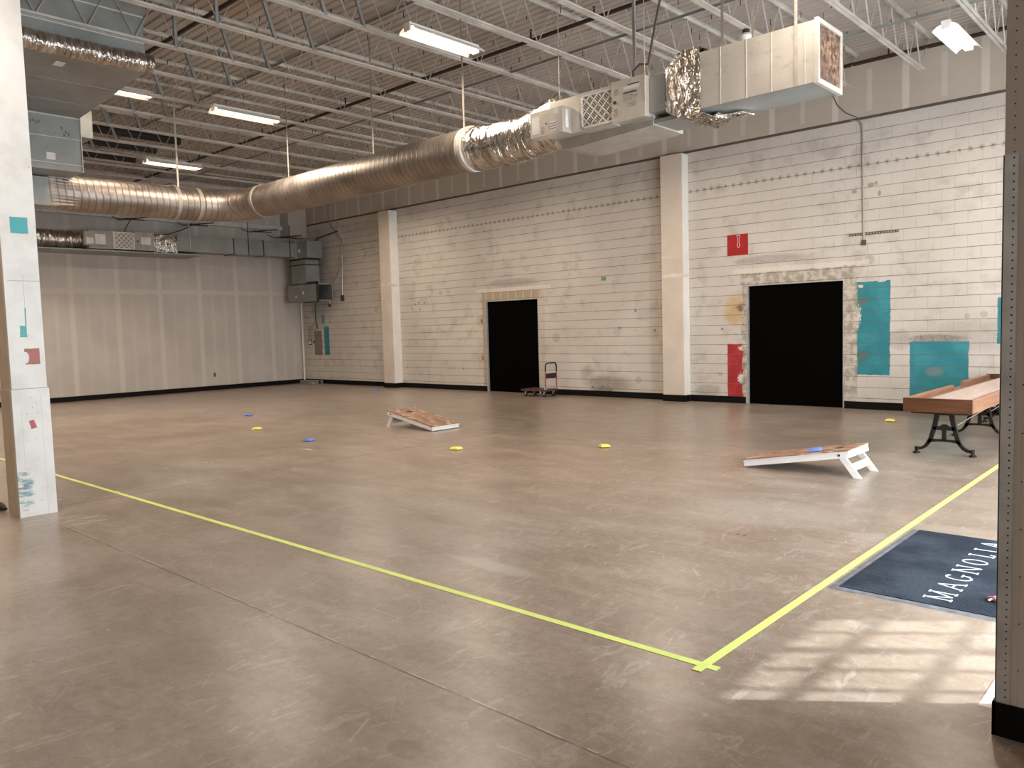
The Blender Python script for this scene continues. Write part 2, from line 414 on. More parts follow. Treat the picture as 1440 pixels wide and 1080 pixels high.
def mat_filter():
    m = Mat('pleated_filter', rough=.85)
    t = m.nt.nodes.new('ShaderNodeTexCoord'); sp = m.nt.nodes.new('ShaderNodeSeparateXYZ'); m.nt.links.new(t.outputs['Object'], sp.inputs[0])
    q = V(m.nt, sp.outputs[0]) + V(m.nt, sp.outputs[1]) + V(m.nt, sp.outputs[2]) * 1.0
    s = ((q / .035).fract() - .5).abs()
    m.color(m.mix(s.ss(.2, .35), (.62, .54, .46), (.12, .10, .09))); return m
def mat_media():
    m = Mat('dirty_filter_media', rough=.95)
    n = m.noise(14, 6, .7); n2 = m.noise(3.5, 4)
    b = m.mix(n.ss(.4, .62), (.05, .025, .015), (.33, .20, .12)); b = m.mix(n2.ss(.35, .65) * .6, b, (.06, .035, .03))
    m.color(b); m.bump(n, 1., .02); return m
def emit(name, col, st):
    m = Mat(name, col); m.b.inputs['Emission Color'].default_value = (*col, 1); m.b.inputs['Emission Strength'].default_value = st; return m
def mat_glass():
    m = Mat('clear_pane'); nt = m.nt; nt.nodes.remove(m.b)
    t = nt.nodes.new('ShaderNodeBsdfTransparent'); t.inputs[0].default_value = (.9, .93, .92, 1)
    g = nt.nodes.new('ShaderNodeBsdfGlossy'); g.inputs['Roughness'].default_value = .03
    mx = nt.nodes.new('ShaderNodeMixShader'); mx.inputs[0].default_value = .06
    nt.links.new(t.outputs[0], mx.inputs[1]); nt.links.new(g.outputs[0], mx.inputs[2])
    nt.links.new(mx.outputs[0], nt.nodes['Material Output'].inputs[0]); return m
def mat_bead():
    m = Mat('galvanised_corner_bead', (.5, .52, .53), .4, .7)
    x, y, z = m.pos(); n = m.noise(6, 4)
    b = m.mix(n.ss(.3, .7), (.60, .64, .67), (.80, .84, .87))
    cz = ((z / .03).fract() - .5) * .03
    hole = ((x + .648).pw(2) + cz.pw(2)).lt(.000012)
    m.color(m.mix(hole, b, (.04, .04, .04))); return m
def mat_partition():
    m = Mat('raw_drywall_near', rough=.8)
    x, y, z = m.pos(); n = m.noise(2, 4); w = m.noise(8, 3)
    b = m.mix(n.ss(.3, .7), (.56, .49, .43), (.62, .55, .49))
    cz = ((z / .19).fract() - .5) * .19
    scr = ((x + .605).pw(2) + cz.pw(2)).lt(.00001)
    seam = (x + .607).abs().lt(.0008) * .4
    mud = rect(x, z, -.64, -.3, 2.07, 2.17, w, .05)
    b = m.mix(mud, b, (.62, .54, .46)); b = m.mix(seam, b, (.2, .17, .15)); b = m.mix(scr, b, (.05, .04, .04))
    cz2 = ((z / .045).fract() - .5) * .045
    hole = ((x + .648).pw(2) + cz2.pw(2)).lt(.00001) * z.gt(2.3)
    b = m.mix(hole, b, (.07, .05, .04))
    m.color(b); return m

M = dict(
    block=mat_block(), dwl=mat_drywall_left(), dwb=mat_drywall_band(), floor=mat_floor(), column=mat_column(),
    spiral=mat_spiral(), foil=mat_foil('crumpled_foil', (1, .22, .22)), foily=mat_foil('crinkled_foil_sleeve', (.22, 1, .22)), foilz=mat_foil('wrapped_foil', (1, 1, .25)), deck=mat_deck(), board=mat_board_top(), mat=mat_mat(), filt=mat_filter(), media=mat_media(),
    sheet=mat_sheet('galvanised_sheet', (.56, .53, .49), (.66, .63, .58)),
    sheetg=mat_sheet('grey_sheet_metal', (.24, .25, .24), (.31, .32, .31), .5, .4),
    cab=mat_sheet('cabinet_metal', (.62, .58, .52), (.72, .67, .60), .35, .5),
    bead=mat_bead(), part=mat_partition(), glass=mat_glass(),
    steel=simple('painted_joist_steel', (.56, .53, .48), .5, .0, .15, 3),
    steelg=simple('grey_angle_steel', (.30, .31, .30), .5, .2, .15, 3),
    pipe=simple('dark_sprinkler_pipe', (.035, .02, .016), .5, .1),
    black=simple('black_rubber_base', (.004, .0035, .0035), .6, spec=.15),
    door=simple('black_door_paint', (.0012, .0011, .001), .8, spec=.03),
    dark=simple('dark_bracket_steel', (.03, .025, .02), .6),
    shadowgap=simple('painted_gap_shade', (.10, .08, .062), .8),  # strip colour that paints the shade below the drywall band
    pil=simple('pilaster_drywall', (.63, .55, .47), .7, 0, .06, 2),
    pilw=simple('pilaster_white_return', (.78, .76, .72), .6, 0, .05, 2),
    mud=simple('joint_compound', (.70, .62, .52), .8),
    white=simple('white_painted_timber', (.80, .79, .78), .45, 0, .06, 5),
    whitep=simple('white_enamel', (.85, .82, .78), .35),
    jambw=simple('bare_metal_jamb', (.42, .41, .42), .45, .3),
    conduit=simple('emt_conduit', (.42, .41, .39), .4, .6),
    conduitd=simple('dark_conduit', (.10, .09, .08), .5, .3),
    strap=simple('galvanised_strap', (.50, .46, .41), .45, .5),
    pan=simple('dull_pan_sheet', (.36, .33, .29), .5, .3),
    sticker=simple('pale_sticker', (.72, .70, .68), .6),
    stickg=simple('printed_sticker', (.40, .36, .33), .6, 0, .4, 40),
    ink=simple('black_ink', (.03, .03, .03), .6),
    red=simple('red_sign_paint', (.36, .012, .014), .45, 0, .1),
    redc=simple('red_cart_paint', (.38, .035, .04), .4),
    cartdeck=simple('dull_red_deck', (.085, .03, .027), .55),
    rubber=simple('black_rubber_grip', (.012, .011, .012), .6),
    tape=simple('lime_floor_tape', (.66, .78, .20), .55, 0, .06, 4),
    yel=simple('yellow_duck_cloth', (.82, .70, .16), .85, 0, .12, 30, bump=.2),
    blue=simple('blue_duck_cloth', (.14, .22, .60), .85, 0, .15, 30, bump=.2),
    iron=simple('black_cast_iron', (.014, .011, .009), .4, .3, .3, 12),
    oak=mat_wood('stained_maple_front', (.065, .022, .008), (.11, .042, .015), 2.5, (1, 6, 12)),
    rail=mat_wood('stained_rail', (.24, .11, .06), (.33, .165, .095), 2.5, (10, 1, 10)),
    gutter=mat_wood('gutter_wood', (.22, .11, .065), (.30, .16, .10), 2.5, (10, 1, 10)),
    field=mat_wood('pale_playfield', (.50, .37, .32), (.62, .49, .43), 2.5, (9, .8, 9), .3),
    letters=simple('white_mat_pile', (.58, .64, .70), .9, 0, .2, 60),
    border=simple('grey_mat_edge', (.14, .155, .175), .7, 0, .3, 14),
    frame=simple('dark_bronze_frame', (.03, .028, .026), .4, .4),
    tube=emit('fluorescent_tube', (1., .86, .68), 7.),
    wing=simple('white_reflector', (.88, .82, .74), .35),
    wallp=simple('plain_wall_paint', (.52, .48, .43), .7, 0, .06, 1.5),
    pink=simple('pink_plastic', (.65, .22, .30), .4),
    brown=simple('dark_leather', (.05, .035, .025), .6),
    stripe=simple('pale_ledge_steel', (.62, .60, .56), .6),
)
pane_glow = emit('self_lit_pane', (.86, .94, 1.), 5.0)  # opaque panes that emit by themselves, added in place of daylight

# ------------------------------------------------------------------ SETTING
f = MB().add([(XL-.3, YF-.3, 0), (XE+.3, YF-.3, 0), (XE+.3, YB+.3, 0), (XL-.3, YB+.3, 0), (XL-.3, YF-.3, -.2), (XE+.3, YF-.3, -.2), (XE+.3, YB+.3, -.2), (XL-.3, YB+.3, -.2)],
             [(0,1,2,3),(4,7,6,5),(0,4,5,1),(1,5,6,2),(2,6,7,3),(3,7,4,0)])
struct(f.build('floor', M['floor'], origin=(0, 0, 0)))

# corrugated roof deck, ribs running along x
prof = []; y = YF - .3
while y < YB + .3:
    prof += [(y, DECK), (y + .09, DECK), (y + .108, DECK + .022), (y + .137, DECK + .022)]; y += .155
b = MB(); n = len(prof)
vs = [(XL-.3, a, z) for a, z in prof] + [(XE+.3, a, z) for a, z in prof]
b.add(vs, [[i, i+1, n+i+1, n+i] for i in range(n-1)])
b.box(XL-.3, XE+.3, YF-.3, YB+.3, DECK+.06, DECK+.12)
CEIL = struct(b.build('ceiling', M['deck'], origin=(0, 0, DECK)))

# back wall in pieces round the two door openings (recesses 0.25 deep)
D1 = (-14.875, -13.02); D2 = (-7.40, -5.46); DH = 2.415; T = .3
b = MB()
for x0, x1, z0, z1 in ((XL-.3, D1[0], 0, DH), (D1[1], D2[0], 0, DH), (D2[1], XR+.3, 0, DH), (XL-.3, XR+.3, DH, DECK)):
    b.box(x0, x1, YB, YB+T, z0, z1)
struct(b.build('wall_back', M['block'], origin=(0, YB, 0)))
# drywall band above the ledge with a dark strip painting the shadow line at its foot
b = MB().box(XL, XR, YB-.03, YB-.001, LEDGE+.05, DECK)
struct(b.build('trim_1', M['dwb']))
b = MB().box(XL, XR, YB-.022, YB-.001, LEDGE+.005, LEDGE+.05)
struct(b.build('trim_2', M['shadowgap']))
b = MB().box(XL-.3, XL, YF, YB, 0, DECK)
struct(b.build('wall_left', M['dwl'], origin=(XL, 0, 0)))
b = MB().box(XL-.3, XE+.3, YF-.3, YF, 0, DECK)
struct(b.build('wall_front', M['wallp'], origin=(0, YF, 0)))
b = MB().box(XE, XE+.3, YF, 3.57, 0, DECK).box(XR+.001, XE, 3.57, 3.89, 0, DECK)
struct(b.build('wall_side', M['wallp'], origin=(XE, 0, 0)))

# window wall on the right, beyond the near partition
y0w, y1w = 3.89, YB
DO = (4.75, 6.45); WN = (6.8, 12.8)
b = MB().box(XR, XR+.2, y0w, DO[0], 0, DECK).box(XR, XR+.2, DO[1], WN[0], 0, DECK).box(XR, XR+.2, WN[1], y1w, 0, DECK)
b.box(XR, XR+.2, DO[0], DO[1], 2.5, DECK).box(XR, XR+.2, WN[0], WN[1], 0, .75).box(XR, XR+.2, WN[0], WN[1], 3.7, DECK)
struct(b.build('wall_right', M['wallp'], origin=(XR, 8, 0)))
# glazed entrance door: frame, muntins, glass
dr = MB()
xf0, xf1 = XR+.06, XR+.12
dr.box(xf0, xf1, DO[0], DO[0]+.02, 0, 2.5).box(xf0, xf1, DO[1]-.05, DO[1], 0, 2.5).box(xf0, xf1, DO[0], DO[1], 2.46, 2.5).box(xf0, xf1, DO[0], DO[1], 0, .2)
for yy, w in ((5.28, .022), (5.55, .022), (5.84, .075), (6.14, .022)):
    dr.box(xf0+.01, xf1-.01, yy-w/2, yy+w/2, 0, 2.5)
for zz, w in ((1.80, .05), (2.19, .045), (1.2, .03)): dr.box(xf0+.01, xf1-.01, DO[0], DO[1], zz-w/2, zz+w/2)
d3 = struct(dr.build('door_3', M['frame']))
MB().box(XR+.085, XR+.09, DO[0], DO[1], .2, 2.46).build('pane', M['glass'], d3)
wf = MB()
k = 0; yy = WN[0]
while yy < WN[1] + .01: wf.box(XR+.02, XR+.12, yy-.03, yy+.03, .75, 3.7); yy += (WN[1]-WN[0])/5
for zz in (.78, 2.2, 3.67): wf.box(XR+.02, XR+.12, WN[0], WN[1], zz-.03, zz+.03)
w1 = struct(wf.build('window_1', M['frame']))
for i in range(5):
    a = WN[0] + i*(WN[1]-WN[0])/5 + .03; c = a + (WN[1]-WN[0])/5 - .06
    MB().box(XR+.07, XR+.08, a, c, .81, 2.17).box(XR+.07, XR+.08, a, c, 2.23, 3.64).build('pane', pane_glow, w1)

# near partition on the right edge of the view
pt = MB().box(-.68, XR, 3.57, 3.89, 0, DECK)
part = struct(pt.build('wall_near', M['part'], origin=(-.68, 3.57, 0)))
MB().box(-.683, -.633, 3.566, 3.571, .13, 2.31).box(-.684, -.6795, 3.566, 3.62, .13, 2.31).build('corner_bead', M['bead'], part, 'perforated galvanised corner bead')
b = MB().box(-.688, XR, 3.558, 3.5699, 0, .137).box(-.692, -.6801, 3.558, 3.89, 0, .137)
struct(b.build('baseboard_near', M['black']))

# baseboards
BH = .14
for nm, pieces in (('baseboard_back', ((XL, D1[0]-.02, YB-.012, YB), (D1[1]+.05, -9.262, YB-.012, YB), (-8.70, D2[0]-.03, YB-.012, YB), (D2[1]+.02, XR, YB-.012, YB))),):
    b = MB()
    for p in pieces: b.box(p[0], p[1], p[2], p[3]-.0005, 0, BH)
    struct(b.build(nm, M['black']))
struct(MB().box(XL+.0005, XL+.012, YF, YB-.013, 0, BH).build('baseboard_left', M['black']))

# doors: black double leaves in the recesses
for i, (a, c) in enumerate((D1, D2)):
    fr = MB().box(a, a+.035, YB-.006, YB+.14, 0, DH).box(c-.012, c, YB-.006, YB+.14, 0, DH).box(a, c, YB-.004, YB+.14, DH-.012, DH)
    d = struct(fr.build('door_%d' % (i+1), M['jambw']))
    mid = (a+c)/2
    MB().box(a+.035, mid-.003, YB+.05, YB+.1, .008, DH-.012).build('door_leaf', M['door'], d)
    MB().box(mid+.003, c-.012, YB+.05, YB+.1, .008, DH-.012).build('door_leaf', M['door'], d)
    MB().box(mid-.06, mid-.02, YB+.035, YB+.05, 1.0, 1.1).tube([(mid-.04, YB+.05, 1.05), (mid-.04, YB-.0, 1.05), (mid-.14, YB-.0, 1.05)], .009, 8).build('door_handle', M['door'], d)
    MB().box(a, c, YB+.12, YB+.29, 0, DH).build('door_backing', M['door'], d)

# ------------------------------------------------------------------ pilasters
def pilaster(x0, x1, yf, z1, label, bands, lean):
    t = thing('pilaster', label, 'pilaster', ((x0+x1)/2, (yf+YB)/2, 0))
    MB().box(x0, x1, yf, YB-.001, BH, z1).build('boxed_shaft', M['pil'], t, bevel=.006)
    MB().box(x1+.0005, x1+.012, yf+.004, YB-.002, BH, z1-.02).build('side_panel', M['pilw'], t, 'paler side face')  # side face set paler than the shaft
    for zb, w, ext in bands:
        b = MB(); b.box(x0+.01, x1+.006 if not ext else x1+.014, yf-.0025, yf+.01, zb-w/2, zb+w/2)
        if ext: b.box(x1+.006, x1+.015, yf-.0025, YB-.03, zb-w/2-.01, zb+w/2-.03)
        b.build('compound_band', M['mud'], t, 'pale joint compound smear')
    MB().box(x0-.008, x1+.018, yf-.012, YB-.013, 0, BH).build('base_cove', M['black'], t, 'black rubber base')
    return t
pilaster(-9.25, -8.725, 14.90, 5.27, 'tall beige boxed pilaster between the two black double doors', ((3.12, .07, 0), (2.72, .08, 1)), 0)
pilaster(-18.96, -18.455, 14.84, 5.25, 'farther beige boxed pilaster left of the cart, nearer the room corner', ((3.07, .1, 1),), 0)

# ------------------------------------------------------------------ white column at left
t = thing('column', 'square white painted column with teal and red paint marks at the left edge', 'column', (-8.77, 2.425, 0))
MB().box(-8.95, -8.60, 2.27, 2.575, 1.24, DECK).build('upper_casing', M['column'], t)
MB().box(-8.952, -8.588, 2.262, 2.588, 0, 1.24).build('lower_casing', M['column'], t, 'wider lower cladding, scuffed blue near the floor')
s = MB().add([(-8.587, 2.392, .93), (-8.587, 2.435, .94), (-8.587, 2.46, .86), (-8.587, 2.41, .85), (-8.5885, 2.392, .93), (-8.5885, 2.435, .94), (-8.5885, 2.46, .86), (-8.5885, 2.41, .85)],
             [(0,1,2,3),(7,6,5,4),(0,4,5,1),(1,5,6,2),(2,6,7,3),(3,7,4,0)]).build('sticker', M['redc'], t, 'small torn red sticker')
b = MB()
for yy, zz in ((2.42, 1.16), (2.46, 1.11), (2.43, 1.06), (2.38, 1.0), (2.44, .75), (2.47, 1.0)):
    b.tube([(-8.5885, yy, zz), (-8.586, yy, zz)], .004, 6)
b.build('screw_hole', M['ink'], t)

# ------------------------------------------------------------------ bar joists, spacing 1.21 m, running along y
def make_joist(x):
    t = thing('bar_joist', '', 'roof joist', (x, 8.5, 5.76), 'bar joists under the roof deck')
    zt, zb = 6.43, 5.80
    ya, yb = 2.5, 14.62
    top = MB(); bot = MB()
    for s in (-1, 1):
        xa, xb = sorted((x + s*.009, x + s*.052)); xv0, xv1 = sorted((x + s*.009, x + s*.014))
        top.box(xa, xb, ya, YB-.04, zt-.006, zt); top.box(xv0, xv1, ya, YB-.04, zt-.045, zt-.006)
        bot.box(xa, xb, ya+.3, yb, zb-.006, zb); bot.box(xv0, xv1, ya+.3, yb, zb, zb+.038)
    top.build('top_chord', M['steel'], t); bot.build('bottom_chord', M['steel'], t)
    pts = [(x, YB-.12, zt-.02)]; y = 14.52; k = 0
    while y > 3.0:
        pts.append((x, y, zb+.012 if k % 2 == 0 else zt-.02)); y -= .305; k += 1
    MB().tube(pts, .0105, 6).build('web_rod', M['steel'], t)
    for (a, c) in ((6.0, 6.2), (6.62, 6.82)):
        MB().bar((x, a, zt-.01), (x, c, zb+.01), .045, .04, (1, 0, 0)).build('heavy_web', M['steelg'], t, 'heavier grey angle web')
    MB().bar((x, 5.33, zt-.01), (x, 5.33, zb+.01), .045, .04, (1, 0, 0)).build('heavy_web', M['steelg'], t, 'heavier grey angle web')
    return t
JX = [-1.572 - 1.212*k for k in range(18)]
j0 = make_joist(JX[0])
joists = [j0]
for k in range(1, len(JX)):
    j = copy_tree(j0); j.location = (JX[k], 8.5, 5.76); joists.append(j)
vis = [j for j in joists if j.location.x < -2.5]
for j in joists:
    if j not in vis: j['label'] = 'white open-web steel joist overhead beside the entrance windows'
for i, j in enumerate(vis):
    j['label'] = 'white open-web steel roof joist, %s counting from the right edge' % ORD[i]

# bridging angles across the joists
for y, z, x0, lab in ((12.2, 5.82+.03, -2.0, 'thin steel bridging angle across the joists nearest the block wall'),
                  (9.75, 5.82+.03, -1.0, 'thin steel bridging angle across the joists above the long round duct'),
                  (7.65, 6.37, -6.6, 'thin steel bridging angle crossing high between the two central light fixtures')):
    b = MB().box(XL+.1, x0, y-.018, y+.018, z+.011, z+.015).box(XL+.1, x0, y-.002, y+.002, z-.02, z+.012)
    tag(b.build('bridging_angle', M['steelg']), lab, 'bridging bar')

# deck fasteners poking through
b = MB()
for xx in [XL + .6*k for k in range(1, 37)]:
    for yy in [3.0 + .62*k for k in range(19)]:
        a, c = xx + random.uniform(-.25, .25), yy + random.uniform(-.3, .3)
        if (xx + yy*1) % 1 > .85: continue
        l = random.uniform(.05, .1); q = .0045
        b.box(a-q, a+q, c-q, c+q, DECK-l, DECK+.005)
o = b.build('roof_screws', M['dark'], CEIL); o['kind'] = 'stuff'; o['label'] = 'dark roof screws poking down through the deck'

# ------------------------------------------------------------------ sprinkler pipes
def sprinkler(y, z, x0, x1, label, heads, r=.03):
    t = thing('sprinkler_pipe', label, 'sprinkler pipe', ((x0+x1)/2, y, z-r))
    MB().tube([(x0, y, z), (x1, y, z)], r, 10).build('pipe_run', M['pipe'], t, smooth=True)
    for hx in heads:
        MB().tube([(hx, y, z+r*.5), (hx, y, z+.11), (hx, y, z+.14), (hx, y, z+.155), (hx, y, z+.16)], [.016, .016, .008, .024, .024], 8).build('sprinkler_head', M['dark'], t)
    return t
sprinkler(9.42, 6.08, -23.4, -1.0, 'long dark brown sprinkler pipe crossing the middle of the ceiling', (-6.9, -8.1, -10.9, -12.9, -16, -19))
sprinkler(5.45, 6.08, -16.8, -3.0, 'dark sprinkler pipe nearest the viewer, above the central lights', (-9.2,))
sprinkler(14.86, 6.22, -12.0, -1.2, 'dark sprinkler pipe close to the block wall above the drywall band', (-4.6,), .035)
for i, (xx, zz) in enumerate(((-17.65, 6.1), (-18.9, 6.12), (-20.1, 6.1))):
    t = thing('black_pipe', '', 'pipe', (xx, 6.35, zz-.1))
    MB().tube([(xx, 4.4, zz), (xx, 8.3, zz)], .1, 12).build('pipe_run', M['rubber'], t, smooth=True)
    for q in (5.2, 7.4): MB().box(xx-.012, xx+.012, q-.004, q+.004, zz+.098, DECK+.002).build('hanger', M['dark'], t)
    tag(t, ('fat black pipe between the joists left of the farthest light, %s' % ('nearest of three', 'middle of three', 'farthest of three')[i]), 'pipe')

# ------------------------------------------------------------------ fluorescent fixtures
def make_light(x, y, z):
    t = thing('light_fixture', '', 'ceiling light', (x, y, z), 'fluorescent strip lights')
    L = .61
    MB().box(x-.05, x+.05, y-L, y+L, z+.03, z+.085).build('housing', M['whitep'], t)
    w = MB()
    for s in (-1, 1):
        pr = [(s*.052, .045), (s*.10, .035), (s*.15, -.005), (s*.165, -.03), (s*.16, -.032), (s*.142, -.002), (s*.095, .028), (s*.052, .037)]
        w.prism(pr, lambda a, b_, d: (x+a, d, z+b_), y-L, y+L)
    w.build('reflector', M['wing'], t)
    for s in (-1, 1):
        MB().tube([(x+s*.035, y-L+.02, z+.002), (x+s*.035, y+L-.02, z+.002)], .019, 10).build('tube_lamp', M['tube'], t, smooth=True)
    for q in (y-L-.006, y+L-.02): MB().box(x-.055, x+.055, q, q+.026, z-.02, z+.085).build('end_cap', M['whitep'], t)
    for q in (-.45, .45): MB().tube([(x, y+q, z+.08), (x, y+q, z+.325)], .004, 6).build('hanging_rod', M['strap'], t)
    return t
lights = [(-7.78, 7.28, 5.47, 'lit fluorescent strip light over the room centre, above the long duct'),
          (-12.68, 7.18, 5.47, 'lit fluorescent strip light left of centre, beyond the nearest one'),
          (-14.2, 5.62, 5.93, 'short-looking lit strip light peeking out beside the grey plenum'),
          (-17.3, 7.98, 5.47, 'farthest lit strip light, crossed by a duct hanger strap'),
          (-2.93, 12.35, 5.47, 'lit fluorescent strip light at the far right near the block wall'),
          (-7.75, 12.3, 5.47, 1), (-12.68, 12.3, 5.47, 1), (-17.3, 12.7, 5.47, 1),
          (-2.9, 6.9, 5.47, 0), (-7.8, 1.2, 5.47, 0), (-13.0, .6, 5.47, 0), (-17.3, 2.6, 5.47, 0), (-21.9, 4.2, 5.47, 0),
          (-7.8, -4, 5.47, 0), (-.6, -3.6, 5.47, 0)]  # unseen lamps added to brighten the left wall and near partition
HID = {0: 'ceiling strip light added outside the view near the camera', 1: 'strip light hidden behind the overhead ductwork'}
l0 = make_light(*lights[0][:3]); l0['label'] = lights[0][3]
for (x, y, z, lab) in lights[1:]:
    c = copy_tree(l0); c.location = (x, y, z); c['label'] = HID[lab] if isinstance(lab, int) else lab
    if isinstance(lab, int): c['group'] = HID[lab].replace('light', 'lights', 1)

# ------------------------------------------------------------------ long round duct with its elbow and foil connector
YD, ZD, RD, XD = 8.12, 4.26, .305, -14.72
t = thing('round_duct', 'long round spiral galvanised duct turning a corner beneath the ceiling', 'duct', (-11, YD, ZD-RD))
def ringed(p0, p1, n, r):
    p0, p1 = Vector(p0), Vector(p1)
    return [p0.lerp(p1, i/n) for i in range(n+1)]
MB().tube([(-8.16, YD, ZD), (-13.85, YD, ZD)], RD, 40).build('long_run', M['spiral'], t, smooth=True)
el = [(-13.85, YD, ZD)]
for k in range(1, 7):
    a = k/7*PI/2; el.append((-13.85 - .87*math.sin(a), YD - .87 + .87*math.cos(a), ZD - .05*k/7))
el.append((XD, YD-.87, ZD-.05))
MB().tube(el, RD-.002, 40).build('elbow', M['spiral'], t, smooth=True)
MB().tube([(XD, YD-.87, ZD-.05), (XD, 5.02, ZD-.07)], RD, 40).build('side_run', M['spiral'], t, smooth=True)
for p0, p1 in (((XD, 7.2, ZD-.05), (XD, 7.13, ZD-.05)), ((XD, 6.78, ZD-.05), (XD, 6.71, ZD-.05)), ((-13.8, YD, ZD), (-13.87, YD, ZD)), ((-8.14, YD, ZD), (-8.2, YD, ZD))):
    MB().tube([p0, p1], RD+.012, 40).build('joint_band', M['pan'], t, smooth=True)
# square-to-round transition and boot on the left end
b = MB(); n = 40; R0 = []; R1 = []
for k in range(n):
    a = 2*PI*k/n; c, s = math.cos(a), math.sin(a); q = max(abs(c), abs(s))
    R0.append((XD + RD*c, 5.03, ZD-.07 + RD*s)); R1.append((XD + .27*c/q, 4.55, ZD-.07 + .27*s/q))
b.add(R0 + R1, [[i, (i+1) % n, n+(i+1) % n, n+i] for i in range(n)])
b.build('square_transition', M['spiral'], t)
MB().box(XD-.27, XD+.27, 3.4, 4.56, ZD-.34, ZD+.12).build('square_boot', M['sheetg'], t)

# crumpled foil flexible connector from the duct end up to the unit
t = thing('flexible_connector', 'shiny crumpled foil flexible duct joining the round duct to the air handler', 'flexible duct', (-7.3, YD, ZD-RD-.1))
pts = []; rs = []
N = 46
for i in range(N+1):
    u = i/N; x = -8.14 + 1.72*u
    z = ZD - .035*math.sin(u*PI) + .02*u + (.03 if u > .6 else 0)*(u-.6)/.4
    pts.append((x, YD+.02, z)); rs.append((RD - .03*u) * (1 + (.022 if i % 2 else -.022) * (.3 + u)) + random.uniform(-.006, .006))
fc = MB().tube(pts, rs, 36, cap=True)
for v in fc.v: 
    if v.z > ZD and v.x > -7.1: v.z += (v.x + 7.1)*.18
    v.y += math.sin(v.x*31)*.006
fc.build('foil_sleeve', M['foil'], t, smooth=True)
MB().tube([(-8.15, YD, ZD), (-8.09, YD, ZD)], RD+.018, 36).build('clamp_band', M['sheet'], t, 'plain metal band round the sleeve', smooth=True)
MB().tube([(-7.62, YD-.32, ZD-.06), (-7.60, YD-.32, ZD-.1)], .001, 4).prism([(-8.0, ZD-.10), (-7.93, ZD-.02), (-7.87, ZD-.10)], lambda a, b_, d: (a, d, b_), YD-RD-.012, YD-RD-.004).prism([(-7.80, ZD-.10), (-7.55, ZD-.11), (-7.55, ZD-.08), (-7.80, ZD-.07)], lambda a, b_, d: (a, d, b_), YD-RD-.012, YD-RD-.002).build('printed_mark', M['ink'], t)

# ------------------------------------------------------------------ air handler (y front 7.8)
def lattice(b, fn, a0, a1, b0, b1, step, w, dd):
    """diamond lattice strips clipped to a rectangle; fn(a,b,d)->xyz"""
    for sgn in (1, -1):
        c = -(b1-b0)
        k = 0
        W, H = a1-a0, b1-b0
        s = -H
        while s < W + H:
            # line a = s + t , b = t (sgn=1) or b = H - t
            t0 = max(0, -s); t1 = min(H, W - s)
            if t1 - t0 > .01:
                p = []
                for tt in (t0, t1):
                    A = a0 + s + tt; B = (b0 + tt) if sgn == 1 else (b1 - tt)
                    p.append(Vector(fn(A, B, dd)))
                nrm = (Vector(fn(a0, b0, dd+.01)) - Vector(fn(a0, b0, dd))).normalized()
                b.bar(p[0], p[1], w, .004, nrm)
            s += step
YU = 7.80
t = thing('air_handler', 'pale metal air handler with a lattice-faced filter hanging near the block wall', 'air handler', (-5.7, 8.1, 4.02))
MB().box(-6.45, -5.94, YU+.02, 8.42, 4.06, 4.50).build('fan_section', M['cab'], t, bevel=.004)
MB().box(-5.46, -5.02, YU, 8.40, 4.06, 4.515).build('coil_section', M['cab'], t, bevel=.004)
ap = MB().box(-5.47, -5.015, YU-.02, YU, 4.05, 4.52).build('access_panel', M['cab'], t, 'smooth access panel with rating labels', bevel=.003)
MB().tube([(-5.425, YU-.021, 4.28), (-5.425, YU-.03, 4.28)], .02, 12).build('knob', M['ink'], ap)
for (a, c, d, e, mm) in ((-5.44, -5.38, 4.36, 4.43, 'stickg'), (-5.44, -5.385, 4.12, 4.21, 'stickg'), (-5.31, -5.11, 4.27, 4.37, 'stickg'), (-5.31, -5.09, 4.40, 4.43, 'sticker'), (-5.25, -5.09, 4.44, 4.452, 'ink'), (-5.30, -5.13, 4.355, 4.368, 'ink'), (-5.25, -5.13, 4.20, 4.25, 'stickg')):
    MB().box(a, c, YU-.022, YU-.0195, d, e).build('label_sticker', M[mm], ap)
cb = MB().box(-6.62, -6.10, YU-.16, YU+.018, 4.06, 4.37).build('control_box', M['cab'], t, bevel=.003)
for (a, c, d, e, mm) in ((-6.59, -6.47, 4.10, 4.31, 'sticker'), (-6.30, -6.20, 4.10, 4.22, 'sticker'), (-6.44, -6.39, 4.08, 4.17, 'stickg'), (-6.24, -6.16, 4.29, 4.355, 'sticker')):
    MB().box(a, c, YU-.162, YU-.1595, d, e).build('label_sticker', M[mm], cb)
b = MB()
for q in (.02, .05, .08): b.box(-6.32, -6.20, YU-.1635, YU-.162, 4.10+q, 4.106+q)
b.tube([(-6.36, YU-.16, 4.20), (-6.36, YU-.165, 4.20)], .009, 8).build('printed_mark', M['ink'], cb)
MB().box(-6.098, -6.094, YU-.11, YU-.05, 4.12, 4.34).build('label_sticker', M['sticker'], cb)
ff = MB().box(-5.935, -5.47, YU+.02, 8.3, 4.09, 4.47).build('filter', M['filt'], t, 'pleated filter behind a white diamond lattice')
b = MB(); fn = lambda a, b_, d: (a, YU+.018-d, b_)
b.box(-5.935, -5.47, YU+.004, YU+.02, 4.455, 4.475).box(-5.935, -5.47, YU+.004, YU+.02, 4.085, 4.105).box(-5.94, -5.92, YU+.004, YU+.02, 4.085, 4.475).box(-5.485, -5.47, YU+.004, YU+.02, 4.085, 4.475)
lattice(b, fn, -5.925, -5.48, 4.10, 4.46, .118, .013, .008)
b.build('filter_lattice', M['whitep'], ff)
MB().box(-5.94, -5.47, YU+.0, 8.4, 4.475, 4.50).box(-5.94, -5.47, YU+.02, 8.4, 4.05, 4.085).build('filter_rack', M['cab'], t)
